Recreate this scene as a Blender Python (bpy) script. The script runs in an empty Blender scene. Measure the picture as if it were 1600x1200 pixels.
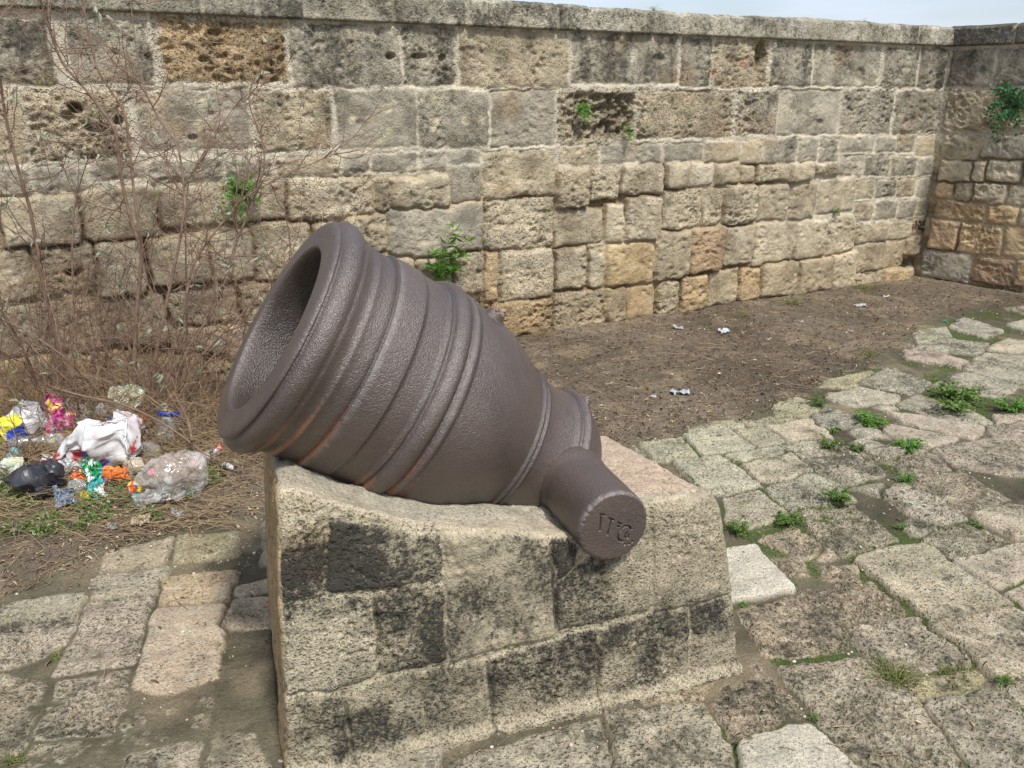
import bpy, math, random
import numpy as np
from mathutils import Vector

# ------------------------------------------------------------------ camera
F_PX, CAM_H, HORIZON = 1294.0, 1.6, 149.0
PITCH = math.atan((600 - HORIZON) / F_PX)
sc = bpy.context.scene
cam_d = bpy.data.cameras.new("camera")
cam_d.sensor_width = 36.0
cam_d.lens = F_PX / 1600 * 36.0
cam_d.clip_start, cam_d.clip_end = 0.05, 3000
cam = bpy.data.objects.new("camera", cam_d)
sc.collection.objects.link(cam)
cam.location = (0, 0, CAM_H)
cam.rotation_euler = (math.radians(90) - PITCH, 0, 0)
sc.camera = cam
sc.render.resolution_x, sc.render.resolution_y = 1024, 768

# ------------------------------------------------------------------ sky and sun
SUN_AZ, SUN_EL = math.radians(151), math.radians(58)      # azimuth clockwise from +Y
world = bpy.data.worlds.new("World")
sc.world = world
world.use_nodes = True
wn, wl = world.node_tree.nodes, world.node_tree.links
bg = wn["Background"]
sky = wn.new("ShaderNodeTexSky")
sky.sky_type = 'NISHITA'
sky.sun_disc = False
sky.sun_elevation = SUN_EL
sky.sun_rotation = SUN_AZ
sky.air_density, sky.dust_density, sky.ozone_density = 1.0, 2.5, 1.0
tc = wn.new("ShaderNodeTexCoord")
mp = wn.new("ShaderNodeMapping"); mp.inputs['Scale'].default_value = (1.3, 1.3, 5)
nz = wn.new("ShaderNodeTexNoise"); nz.inputs['Scale'].default_value = 2.2; nz.inputs['Detail'].default_value = 6
cr = wn.new("ShaderNodeValToRGB"); cr.color_ramp.elements[0].position = .36; cr.color_ramp.elements[1].position = .62
mx = wn.new("ShaderNodeMix"); mx.data_type = 'RGBA'
cr.color_ramp.elements[0].color = (.25,) * 3 + (1,); cr.color_ramp.elements[1].color = (.85,) * 3 + (1,)
wl.new(tc.outputs['Generated'], mp.inputs[0]); wl.new(mp.outputs[0], nz.inputs[0]); wl.new(nz.outputs[0], cr.inputs[0])
wl.new(cr.outputs[0], mx.inputs[0]); wl.new(sky.outputs[0], mx.inputs[6])
mx.inputs[7].default_value = (4.3, 4.75, 5.6, 1)           # thin bright cloud veil
wl.new(mx.outputs[2], bg.inputs[0])
bg.inputs[1].default_value = 0.135
sun_d = bpy.data.lights.new("sun", 'SUN')
sun_d.energy, sun_d.angle, sun_d.color = 3.2, math.radians(7), (1.0, .96, .89)
sun = bpy.data.objects.new("sun", sun_d)
sc.collection.objects.link(sun)
sdir = Vector((math.sin(SUN_AZ) * math.cos(SUN_EL), math.cos(SUN_AZ) * math.cos(SUN_EL), math.sin(SUN_EL)))
sun.rotation_euler = sdir.to_track_quat('Z', 'Y').to_euler()
sc.view_settings.view_transform = 'Standard'
sc.view_settings.look = 'None'
sc.view_settings.exposure = 0.50
sc.cycles.max_bounces = 6
sc.cycles.transparent_max_bounces = 12

# ------------------------------------------------------------------ picture -> place helpers (survey of the photo)
cp, sp = math.cos(PITCH), math.sin(PITCH)
O = np.array([0, 0, CAM_H])
def ray(x, y):
    r, u = (x - 800) / F_PX, -(y - 600) / F_PX
    return np.array([r, cp + u * sp, u * cp - sp])
def ground(x, y, z=0.0):
    d = ray(x, y); return O + d * ((z - CAM_H) / d[2])
def on_plane(x, y, p, n):
    d = ray(x, y); return O + d * (np.dot(p - O, n) / np.dot(d, n))
def at_depth(x, y, Y):
    d = ray(x, y); return O + d * (Y / d[1])

# ------------------------------------------------------------------ numpy noise
def _h(ix, iy, iz=0, seed=0):
    ix = np.asarray(ix).astype(np.int64); iy = np.asarray(iy).astype(np.int64); iz = np.asarray(iz).astype(np.int64)
    n = (ix * 374761393 + iy * 668265263 + iz * 1440662683 + seed * 1274126177) & 0xffffffff
    n = ((n ^ (n >> 13)) * 1274126177) & 0xffffffff
    n = ((n ^ (n >> 16)) * 2246822519) & 0xffffffff
    return ((n ^ (n >> 15)) & 0xffffff) / float(0xffffff)
def vn2(x, y, seed=0):
    xi, yi = np.floor(x), np.floor(y); fx, fy = x - xi, y - yi
    fx = fx * fx * (3 - 2 * fx); fy = fy * fy * (3 - 2 * fy)
    a, b = _h(xi, yi, 0, seed), _h(xi + 1, yi, 0, seed)
    c, d = _h(xi, yi + 1, 0, seed), _h(xi + 1, yi + 1, 0, seed)
    return (a + (b - a) * fx) * (1 - fy) + (c + (d - c) * fx) * fy
def fbm2(x, y, seed=0, oct=4, gain=.5):
    s = 0; a = 1; t = 0
    for i in range(oct):
        s = s + a * vn2(x * 2 ** i + 17.3 * i, y * 2 ** i - 9.1 * i, seed + i); t += a; a *= gain
    return s / t
def vn3(x, y, z, seed=0):
    xi, yi, zi = np.floor(x), np.floor(y), np.floor(z); fx, fy, fz = x - xi, y - yi, z - zi
    fx = fx * fx * (3 - 2 * fx); fy = fy * fy * (3 - 2 * fy); fz = fz * fz * (3 - 2 * fz)
    def L(k):
        a, b = _h(xi, yi, zi + k, seed), _h(xi + 1, yi, zi + k, seed)
        c, d = _h(xi, yi + 1, zi + k, seed), _h(xi + 1, yi + 1, zi + k, seed)
        return (a + (b - a) * fx) * (1 - fy) + (c + (d - c) * fx) * fy
    return L(0) * (1 - fz) + L(1) * fz
def fbm3(P, f, seed=0, oct=4):
    s = 0; a = 1; t = 0
    for i in range(oct):
        k = f * 2 ** i
        s = s + a * vn3(P[..., 0] * k + 3 * i, P[..., 1] * k + 5 * i, P[..., 2] * k, seed + i); t += a; a *= .5
    return s / t
def worley(x, y, seed=0):
    xi, yi = np.floor(x), np.floor(y); best = np.full(np.shape(x), 9.0)
    for dx in (-1, 0, 1):
        for dy in (-1, 0, 1):
            cx, cy = xi + dx, yi + dy
            px = cx + _h(cx, cy, 1, seed); py = cy + _h(cx, cy, 2, seed)
            best = np.minimum(best, (px - x) ** 2 + (py - y) ** 2)
    return np.sqrt(best)
def sstep(a, b, x):
    t = np.clip((x - a) / (b - a), 0, 1); return t * t * (3 - 2 * t)
def poly_sdf(px, py, V):
    """signed distance, positive inside"""
    V = np.asarray(V, float); d = np.full(px.shape, 1e9); ins = np.zeros(px.shape, bool)
    n = len(V)
    for i in range(n):
        a, b = V[i], V[(i + 1) % n]; e = b - a
        wx, wy = px - a[0], py - a[1]
        t = np.clip((wx * e[0] + wy * e[1]) / max(e @ e, 1e-12), 0, 1)
        d = np.minimum(d, (wx - e[0] * t) ** 2 + (wy - e[1] * t) ** 2)
        c = ((a[1] > py) != (b[1] > py))
        with np.errstate(divide='ignore', invalid='ignore'):
            xx = (b[0] - a[0]) * (py - a[1]) / (b[1] - a[1] if b[1] != a[1] else 1e-9) + a[0]
        ins ^= c & (px < xx)
    return np.where(ins, 1, -1) * np.sqrt(d)

def soft_sdf(px, py, V, k):
    """rounded-corner inside distance of a convex polygon"""
    V = np.asarray(V, float); c = V.mean(0); n = len(V); acc = 0
    for i in range(n):
        a, b = V[i], V[(i + 1) % n]; e = b - a; L = math.hypot(*e)
        if L < 1e-6: continue
        nx, ny = -e[1] / L, e[0] / L
        s = 1 if (c[0] - a[0]) * nx + (c[1] - a[1]) * ny > 0 else -1
        acc = acc + np.exp(np.clip(-((px - a[0]) * nx + (py - a[1]) * ny) * s / k, -40, 40))
    return -k * np.log(acc)

# ------------------------------------------------------------------ object helpers
COL = sc.collection
def link(o, parent=None):
    COL.objects.link(o)
    if parent is not None: o.parent = parent
    return o
def mesh_np(name, V, Fc, mat, parent=None, attrs=None, smooth=True, mi=None):
    """V (n,3), Fc list/array of faces (tri or quad array, or list of arrays)"""
    me = bpy.data.meshes.new(name)
    V = np.asarray(V, np.float32)
    if isinstance(Fc, np.ndarray): Fc = [Fc]
    Fc = [np.asarray(f, np.int32) for f in Fc if len(f)]
    me.vertices.add(len(V)); me.vertices.foreach_set("co", V.ravel())
    loops = np.concatenate([f.ravel() for f in Fc]); tot = np.concatenate([np.full(len(f), f.shape[1], np.int32) for f in Fc])
    me.loops.add(len(loops)); me.loops.foreach_set("vertex_index", loops)
    me.polygons.add(len(tot)); st = np.concatenate([[0], np.cumsum(tot)[:-1]]).astype(np.int32)
    me.polygons.foreach_set("loop_start", st); me.polygons.foreach_set("loop_total", tot)
    if smooth: me.polygons.foreach_set("use_smooth", np.ones(len(tot), bool))
    mats = mat if isinstance(mat, (list, tuple)) else [mat]
    for m in mats: me.materials.append(m)
    if mi is not None: me.polygons.foreach_set("material_index", np.asarray(mi, np.int32))
    me.update(calc_edges=True)
    for k, a in (attrs or {}).items():
        a = np.asarray(a, np.float32)
        if a.ndim == 1: a = np.stack([a] * 3, 1)
        if a.shape[1] == 3: a = np.concatenate([a, np.ones((len(a), 1), np.float32)], 1)
        at = me.attributes.new(k, 'FLOAT_COLOR', 'POINT'); at.data.foreach_set("color", a.ravel())
    me.validate()
    return link(bpy.data.objects.new(name, me), parent)
def empty(name, loc=(0, 0, 0)):
    o = bpy.data.objects.new(name, None); o.location = loc; o.empty_display_size = .1
    return link(o)
def tag(o, label=None, cat=None, group=None, kind=None):
    if label: o['label'] = label
    if cat: o['category'] = cat
    if group: o['group'] = group
    if kind: o['kind'] = kind
    return o
def grid_faces(nr, nc):
    i = np.arange(nr - 1)[:, None] * nc + np.arange(nc - 1)[None]
    return np.stack([i, i + 1, i + nc + 1, i + nc], -1).reshape(-1, 4)

# ------------------------------------------------------------------ materials
def newmat(name):
    m = bpy.data.materials.new(name); m.use_nodes = True
    return m, m.node_tree.nodes, m.node_tree.links, m.node_tree.nodes["Principled BSDF"]
def N(nodes, t, **kw):
    n = nodes.new("ShaderNode" + t)
    for k, v in kw.items():
        if k in n.inputs: n.inputs[k].default_value = v
        else: setattr(n, k, v)
    return n
def noise(n, l, co, scale, detail=4, rough=.6):
    q = N(n, "TexNoise"); q.inputs['Scale'].default_value = scale; q.inputs['Detail'].default_value = detail
    q.inputs['Roughness'].default_value = rough; l.new(co, q.inputs['Vector']); return q.outputs[0]
def mrange(n, l, v, a, b, c, d, smooth=False):
    q = N(n, "MapRange"); q.clamp = True
    if smooth: q.interpolation_type = 'SMOOTHSTEP'
    for i, x in zip((1, 2, 3, 4), (a, b, c, d)): q.inputs[i].default_value = x
    l.new(v, q.inputs[0]); return q.outputs[0]
def mth(n, l, op, a, b=None):
    q = N(n, "Math"); q.operation = op
    for i, v in enumerate((a, b)):
        if v is None: continue
        if isinstance(v, (int, float)): q.inputs[i].default_value = v
        else: l.new(v, q.inputs[i])
    return q.outputs[0]
def mixc(n, l, f, a, b, bt='MIX'):
    q = N(n, "Mix"); q.data_type = 'RGBA'; q.blend_type = bt
    for i, v in ((0, f), (6, a), (7, b)):
        if isinstance(v, (int, float)): q.inputs[i].default_value = v
        elif isinstance(v, tuple): q.inputs[i].default_value = v if len(v) == 4 else v + (1,)
        else: l.new(v, q.inputs[i])
    return q.outputs[2]
def stone_mat(name, fine=1.0, bump=.006, speck=.20, pitcol=.5, lich=(.035, .034, .030), moss=(.075, .12, .018), lgain=.46, lmax=.80, lw3=(.62, .48, 0), crust=.42):
    m, n, l, p = newmat(name)
    co = N(n, "TexCoord").outputs['Object']
    col = N(n, "Attribute"); col.attribute_name = 'col'
    msk = N(n, "Attribute"); msk.attribute_name = 'msk'
    sx = N(n, "SeparateColor"); l.new(msk.outputs['Color'], sx.inputs[0]); R, G, B = sx.outputs[0], sx.outputs[1], sx.outputs[2]
    n1 = noise(n, l, co, 9 * fine, 8, .62)
    n2 = noise(n, l, co, 85 * fine, 5, .65)
    n3 = noise(n, l, co, 38 * fine, 7, .7)
    vor = N(n, "TexVoronoi"); vor.inputs['Scale'].default_value = 62 * fine; l.new(co, vor.inputs['Vector'])
    vo2 = N(n, "TexVoronoi"); vo2.inputs['Scale'].default_value = 24 * fine
    wrp = N(n, "VectorMath", operation='ADD'); nv = N(n, "TexNoise"); nv.inputs['Scale'].default_value = 30 * fine
    sc_ = N(n, "VectorMath", operation='SCALE'); sc_.inputs['Scale'].default_value = .03 / fine
    l.new(co, nv.inputs['Vector']); l.new(nv.outputs['Color'], sc_.inputs[0]); l.new(co, wrp.inputs[0]); l.new(sc_.outputs[0], wrp.inputs[1])
    l.new(wrp.outputs[0], vo2.inputs['Vector']); l.new(wrp.outputs[0], vor.inputs['Vector'])
    base = mixc(n, l, 1.0, col.outputs['Color'], mrange(n, l, n1, .3, .72, .72, 1.25), 'MULTIPLY')
    base = mixc(n, l, 1.0, base, mrange(n, l, n2, .3, .7, 1 - speck, 1 + speck), 'MULTIPLY')
    # pits: chance set by R
    gate = mrange(n, l, mth(n, l, 'ADD', noise(n, l, co, 12 * fine, 3), mth(n, l, 'MULTIPLY', R, .55)), .62, .9, 0, 1)
    pit1 = mth(n, l, 'MULTIPLY', mrange(n, l, vor.outputs[0], .12, .42, 1, 0, True), gate)
    pit2 = mth(n, l, 'MULTIPLY', mrange(n, l, vo2.outputs[0], .08, .34, 1, 0, True), mrange(n, l, mth(n, l, 'ADD', noise(n, l, co, 7 * fine, 3), mth(n, l, 'MULTIPLY', R, .45)), .68, .95, 0, 1))
    pit = mth(n, l, 'MAXIMUM', pit1, pit2)
    grain = noise(n, l, co, 150 * fine, 2, .5)
    gp = mrange(n, l, mth(n, l, 'ADD', grain, mth(n, l, 'MULTIPLY', mth(n, l, 'ADD', R, n1), .13)), .72, .84, 0, .45)
    pit = mth(n, l, 'MAXIMUM', pit, gp)
    base = mixc(n, l, mth(n, l, 'MULTIPLY', pit, .75), base, mixc(n, l, 1.0, base, (pitcol, pitcol * .93, pitcol * .8), 'MULTIPLY'))
    nm = noise(n, l, co, 6.5 * fine, 9, .68); n4 = noise(n, l, co, 24 * fine, 6, .62)
    base = mixc(n, l, mth(n, l, 'MULTIPLY', mrange(n, l, n4, .52, .64, 0, crust), mrange(n, l, R, .02, .2, 0, 1)), base, mixc(n, l, .55, base, (.62, .57, .44, 1)))          # pale crust
    base = mixc(n, l, mrange(n, l, mth(n, l, 'ADD', nm, mth(n, l, 'MULTIPLY', G, .42)), .62, .80, 0, .75), base, mixc(n, l, 1.0, base, (.60, .61, .58, 1), 'MULTIPLY'))   # grey weathering film
    lv = mth(n, l, 'ADD', mth(n, l, 'ADD', mth(n, l, 'MULTIPLY', n3, lw3[0]), mth(n, l, 'MULTIPLY', nm, lw3[1])), mth(n, l, 'MULTIPLY', n2, lw3[2]))
    lm = mrange(n, l, mth(n, l, 'ADD', lv, mth(n, l, 'MULTIPLY', G, lgain)), .76, .88, 0, lmax)
    base = mixc(n, l, lm, base, lich + (1,))
    mm = mrange(n, l, mth(n, l, 'ADD', n2, mth(n, l, 'MULTIPLY', B, .75)), .80, .95, 0, 1)
    base = mixc(n, l, mm, base, mixc(n, l, n1, tuple(x * .6 for x in moss) + (1,), tuple(x * 1.5 for x in moss) + (1,)))
    l.new(base, p.inputs['Base Color'])
    p.inputs['Roughness'].default_value = .93
    p.inputs['Specular IOR Level'].default_value = .22
    h = mth(n, l, 'ADD', mth(n, l, 'MULTIPLY', n1, .9), mth(n, l, 'MULTIPLY', n3, .55))
    h = mth(n, l, 'ADD', h, mth(n, l, 'MULTIPLY', n2, .55))
    h = mth(n, l, 'SUBTRACT', h, mth(n, l, 'MULTIPLY', pit, .75))
    b = N(n, "Bump"); b.inputs['Strength'].default_value = 1.0; b.inputs['Distance'].default_value = bump * 2.2
    l.new(h, b.inputs['Height']); l.new(b.outputs[0], p.inputs['Normal'])
    return m
M_WALL = stone_mat("weathered_sandstone", 1.0, .008, lich=(.055, .052, .043))
M_PAVE = stone_mat("worn_paving_limestone", 1.15, .007, lich=(.060, .058, .043), moss=(.055, .080, .020), lgain=.46, lmax=.86, crust=.72)
M_PED = stone_mat("plinth_sandstone", 1.7, .0045, speck=.26, lgain=.38, lmax=.92, lw3=(.55, .20, .42))
M_SOIL = stone_mat("packed_earth", 1.6, .006, speck=.35, moss=(.07, .10, .02))
def simple_mat(name, c, rough=.8, var=.3, scale=40, spec=.3, trans=0, metal=0, c2=None, bump=0, sss=0, attr=None):
    m, n, l, p = newmat(name)
    co = N(n, "TexCoord").outputs['Object']
    q = noise(n, l, co, scale, 3)
    c2 = c2 or tuple(x * (1 - var) for x in c)
    src = mixc(n, l, mrange(n, l, q, .35, .65, 0, 1), tuple(c) + (1,), tuple(c2) + (1,))
    if attr:
        a = N(n, "Attribute"); a.attribute_name = attr
        src = mixc(n, l, 1.0, a.outputs['Color'], mrange(n, l, q, .3, .7, 1 - var, 1 + var), 'MULTIPLY')
    l.new(src, p.inputs['Base Color'])
    p.inputs['Roughness'].default_value = rough; p.inputs['Specular IOR Level'].default_value = spec
    p.inputs['Metallic'].default_value = metal; p.inputs['Transmission Weight'].default_value = trans
    if bump:
        b = N(n, "Bump"); b.inputs['Distance'].default_value = bump; l.new(q, b.inputs['Height']); l.new(b.outputs[0], p.inputs['Normal'])
    return m

# ------------------------------------------------------------------ masonry heightfield
WARM, GREY, PALE, ORNG = (.39, .335, .235), (.34, .31, .245), (.47, .41, .295), (.44, .325, .19)
MORT = (.56, .505, .39)
def stones_field(U, Vv, quads, rng, corner=.022, edge=.018, warp=.008, seedn=5, grow=.004, jw=.003):
    """quads: list of dict(poly, h, rough, tint, lich). returns height, dist, index arrays"""
    wx = U + warp * 2 * (fbm2(U * 14, Vv * 14, seedn, 3) - .5) * 2
    wy = Vv + warp * 2 * (fbm2(U * 14 + 50, Vv * 14 + 9, seedn + 3, 3) - .5) * 2
    D = np.full(U.shape, -1.0); I = np.full(U.shape, -1, int); D2 = np.full(U.shape, -1.0)
    for k, q in enumerate(quads):
        P = np.array(q['poly']); lo, hi = P.min(0) - .06, P.max(0) + .06
        m = (U > lo[0]) & (U < hi[0]) & (Vv > lo[1]) & (Vv < hi[1])
        if not m.any(): continue
        d = soft_sdf(wx[m], wy[m], P, q.get('corner', corner) * .45) + q.get('grow', grow)
        cur = D[m]; b = d > cur
        D2[m] = np.where(b, np.maximum(cur, D2[m]), np.maximum(D2[m], d))
        idx = np.where(m); D[idx[0][b], idx[1][b]] = d[b]; I[idx[0][b], idx[1][b]] = k
    D = np.minimum(D, (D - D2) * .5 - jw * (.4 + 1.2 * fbm2(U * 6, Vv * 6, seedn + 9, 2)))
    return D, I

WB = ground(1430, 430); WA = ground(860, 515)
WD = (WB - WA) / np.linalg.norm(WB - WA); WN = np.array([WD[1], -WD[0], 0])
CORNER = on_plane(1474, 140, WB, WN); CORNER[2] = 0
R1_ = ground(1600, 455); RB0 = ground(1440, 430)
RD = (R1_ - RB0) / np.linalg.norm(R1_ - RB0); RN = np.array([RD[1], -RD[0], 0])
if RN @ (O - CORNER) < 0: RN = -RN
# shift right wall plane through corner
def wall_uv(x, y, right=False):
    p, n, d = (CORNER, RN, RD) if right else (CORNER, WN, WD)
    P = on_plane(x, y, p, n); return np.dot(P - CORNER, d), P[2]

L_ = lambda L: [(a / 2, b / 2, c / 2, d / 2) + tuple(e) for a, b, c, d, *e in L]
R_ = lambda L: [(800 + a / 2, b / 2, 800 + c / 2, d / 2) + tuple(e) for a, b, c, d, *e in L]
# (left, top, right, bottom, tint, roughness, lichen) read off the photograph
top_l = [(-60, 50, 165, 262, 'G', .3, .8), (215, 55, 470, 258, 'G', .5, .45), (500, 62, 890, 258, 'O', .95, .3), (905, 72, 1245, 268, 'G', .4, .55),
 (1258, 80, 1420, 268, 'G', .5, .65), (1432, 90, 1772, 270, 'W', .4, .4), (-60, 285, 75, 512, 'W', .4, .3), (85, 290, 400, 500, 'W', .9, .35),
 (425, 280, 780, 470, 'G', .25, .3), (795, 280, 1035, 470, 'W', .5, .4), (1050, 275, 1300, 460, 'G', .15, .35), (1305, 280, 1528, 455, 'G', .4, .5),
 (1532, 282, 1735, 458, 'G', .2, .35), (-60, 525, 98, 608, 'G', .3, .4), (105, 520, 270, 600, 'G', .3, .4), (275, 500, 455, 565, 'G', .3, .4),
 (462, 495, 700, 560, 'G', .4, .45), (705, 495, 850, 550, 'G', .3, .35), (860, 490, 1060, 548, 'W', .4, .4), (1065, 478, 1155, 545, 'G', .2, .35),
 (1160, 475, 1305, 540, 'G', .2, .35), (1312, 470, 1390, 530, 'G', .3, .3), (1395, 465, 1500, 512, 'G', .2, .3), (1410, 518, 1500, 630, 'G', .3, .45),
 (1508, 470, 1735, 615, 'W', .3, .35)]
top_r = [(180, 95, 520, 262, 'G', .25, .55), (528, 115, 622, 272, 'G', .5, .6), (627, 120, 797, 272, 'W', .7, .35), (804, 130, 935, 270, 'G', .4, .6),
 (941, 140, 1148, 270, 'G', .35, .45), (1156, 148, 1264, 272, 'G', .5, .5), (1270, 150, 1352, 275, 'G', .4, .7), (145, 285, 380, 440, 'W', 1.0, .3),
 (390, 285, 688, 432, 'W', .75, .5), (698, 285, 825, 420, 'G', .8, .6), (829, 280, 1020, 420, 'G', .2, .3), (1026, 278, 1185, 418, 'G', .6, .5),
 (1192, 282, 1348, 412, 'G', .4, .6), (150, 450, 270, 515, 'W', .4, .35), (275, 450, 468, 512, 'G', .3, .3), (475, 448, 595, 508, 'G', .3, .5),
 (600, 440, 708, 503, 'W', .3, .3), (712, 440, 778, 512, 'W', .2, .25), (783, 432, 888, 512, 'G', .3, .5), (893, 440, 952, 508, 'G', .2, .3),
 (956, 432, 1015, 508, 'G', .3, .55), (1021, 425, 1130, 475, 'G', .2, .4), (1135, 428, 1195, 472, 'G', .2, .3), (1200, 418, 1258, 475, 'G', .3, .5),
 (1262, 420, 1330, 488, 'W', .2, .35), (1021, 485, 1095, 558, 'G', .3, .5), (1101, 488, 1178, 550, 'G', .4, .65), (1183, 488, 1262, 548, 'G', .3, .6),
 (1267, 492, 1328, 545, 'G', .3, .5), (1073, 565, 1128, 622, 'W', .3, .3), (1132, 560, 1195, 615, 'G', .5, .5), (1200, 558, 1258, 615, 'W', .3, .3),
 (1262, 555, 1322, 615, 'G', .2, .35), (1063, 632, 1125, 688, 'W', .3, .25), (1130, 628, 1198, 684, 'G', .3, .4), (1203, 624, 1258, 680, 'G', .2, .4),
 (1263, 620, 1318, 675, 'W', .2, .1), (1069, 695, 1172, 755, 'W', .4, .3), (1178, 690, 1244, 745, 'P', .3, .15), (1249, 682, 1312, 735, 'O', .2, .05),
 (1076, 762, 1155, 845, 'P', .3, .1), (1160, 755, 1225, 835, 'W', .3, .1), (1229, 740, 1296, 795, 'W', .3, .05), (1075, 850, 1152, 905, 'P', .6, .2)]
low_l = [(10, 615, 248, 775, 'P', .3, .25), (255, 590, 490, 745, 'W', .4, .35), (500, 575, 890, 700, 'W', .5, .35), (902, 560, 1168, 685, 'P', .6, .4),
 (1172, 560, 1216, 650, 'W', .6, .3), (1222, 555, 1402, 655, 'P', .4, .2), (-60, 785, 100, 935, 'W', .3, .2), (110, 768, 300, 915, 'W', .5, .2),
 (306, 755, 455, 915, 'P', .2, .15), (465, 740, 655, 890, 'W', .3, .2), (663, 725, 790, 875, 'P', .2, .1), (797, 695, 968, 870, 'W', .5, .35),
 (975, 690, 1070, 760, 'P', .4, .2), (1080, 675, 1203, 790, 'W', .5, .4), (1208, 645, 1502, 800, 'G', .15, .25), (1415, 785, 1508, 918, 'W', .6, .35),
 (1300, 805, 1408, 900, 'W', .4, .2), (-60, 945, 220, 1110, 'W', .5, .15), (240, 930, 520, 1090, 'W', .3, .15), (530, 905, 740, 1010, 'W', .5, .2),
 (748, 885, 905, 1000, 'W', .5, .2), (912, 875, 1060, 980, 'W', .4, .2), (1070, 800, 1290, 960, 'W', .4, .2), (535, 1020, 700, 1110, 'W', .5, .2),
 (710, 1010, 900, 1110, 'W', .4, .1), (-60, 1125, 170, 1260, 'O', .4, .0), (185, 1110, 420, 1250, 'O', .4, .0), (430, 1105, 640, 1220, 'W', .4, .05),
 (650, 1120, 860, 1230, 'W', .4, .1), (-60, 1270, 260, 1400, 'O', .4, 0), (270, 1260, 560, 1380, 'W', .4, 0), (570, 1240, 860, 1350, 'W', .4, 0),
 (910, 1000, 1120, 1110, 'W', .4, 0), (1130, 970, 1330, 1100, 'W', .4, 0), (1340, 960, 1500, 1080, 'W', .4, 0), (880, 1120, 1150, 1260, 'W', .4, 0), (1160, 1110, 1480, 1220, 'W', .4, 0),
 (1508, 622, 1732, 780, 'P', .7, .35), (1516, 790, 1560, 940, 'O', .4, .1), (1565, 784, 1732, 938, 'P', .7, .3)]
low_r = [(140, 530, 235, 648, 'W', .5, .35), (245, 522, 335, 625, 'P', .8, .4), (343, 518, 470, 608, 'P', .5, .4), (478, 512, 545, 588, 'P', .3, .1),
 (550, 508, 628, 578, 'X', .3, .05), (632, 510, 708, 572, 'W', .4, .1), (713, 515, 760, 570, 'W', .4, .4), (766, 518, 862, 568, 'W', .7, .2),
 (868, 512, 935, 562, 'W', .4, .4), (940, 512, 1012, 545, 'W', .5, .3), (135, 655, 285, 765, 'W', .3, .4), (291, 640, 348, 752, 'P', .3, .2),
 (352, 618, 462, 748, 'P', .5, .25), (466, 592, 588, 718, 'P', .7, .15), (594, 590, 652, 705, 'P', .7, .3), (657, 580, 762, 698, 'P', .6, .3),
 (767, 575, 865, 692, 'W', .3, .4), (870, 570, 948, 682, 'W', .3, .35), (954, 555, 1066, 660, 'P', .2, .25), (132, 772, 232, 905, 'W', .5, .3),
 (242, 778, 288, 895, 'P', .3, .1), (293, 760, 438, 890, 'Y', .2, .0), (446, 722, 548, 868, 'W', .4, .25), (553, 712, 655, 842, 'S', .5, .15),
 (659, 708, 750, 825, 'P', .3, .05), (755, 692, 878, 822, 'P', .25, .25), (883, 692, 975, 802, 'P', .3, .1), (982, 675, 1062, 790, 'P', .4, .15),
 (125, 910, 285, 1035, 'W', .7, .2), (293, 900, 350, 1000, 'W', .3, .1), (358, 890, 445, 990, 'O', .4, .05), (451, 880, 515, 978, 'P', .8, .4),
 (522, 862, 605, 970, 'O', .5, .2), (612, 842, 705, 948, 'W', .4, .15), (709, 838, 770, 935, 'O', .4, .1), (776, 820, 885, 920, 'W', .3, .1),
 (889, 810, 990, 908, 'W', .3, .1), (996, 792, 1070, 898, 'P', .3, .1), (-60, 945, 118, 1045, 'O', .7, .1), (1156, 840, 1230, 905, 'O', .3, .0)]
rw = [(1370, 152, 1508, 272, 'K', .4, .75), (1515, 148, 1640, 270, 'K', .4, .6), (1355, 280, 1545, 412, 'W', .6, .55), (1552, 280, 1800, 405, 'W', .5, .5),
 (1342, 418, 1462, 498, 'W', .3, .3), (1468, 418, 1680, 498, 'G', .4, .6), (1336, 500, 1438, 568, 'W', .3, .25), (1442, 502, 1480, 568, 'W', .3, .2),
 (1484, 502, 1595, 570, 'P', .3, .15), (1600, 505, 1720, 572, 'W', .3, .2), (1326, 570, 1378, 622, 'O', .3, .1), (1382, 572, 1438, 628, 'W', .3, .15),
 (1442, 575, 1540, 638, 'P', .3, .1), (1546, 582, 1700, 650, 'P', .3, .1), (1322, 625, 1480, 690, 'O', .3, .15), (1485, 640, 1582, 705, 'O', .4, .2),
 (1588, 650, 1720, 715, 'W', .3, .1), (1302, 685, 1392, 780, 'S', .3, .1), (1397, 700, 1530, 800, 'O', .5, .25), (1535, 710, 1700, 815, 'O', .3, .05),
 (1280, 785, 1436, 875, 'K', .2, .1), (1440, 800, 1568, 888, 'S', .3, .05), (1575, 818, 1740, 905, 'O', .3, .1)]
TINT = {'G': GREY, 'W': WARM, 'P': PALE, 'O': ORNG, 'X': (.60, .53, .40), 'Y': (.50, .385, .22), 'S': (.36, .255, .16), 'K': (.24, .215, .17)}
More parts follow.
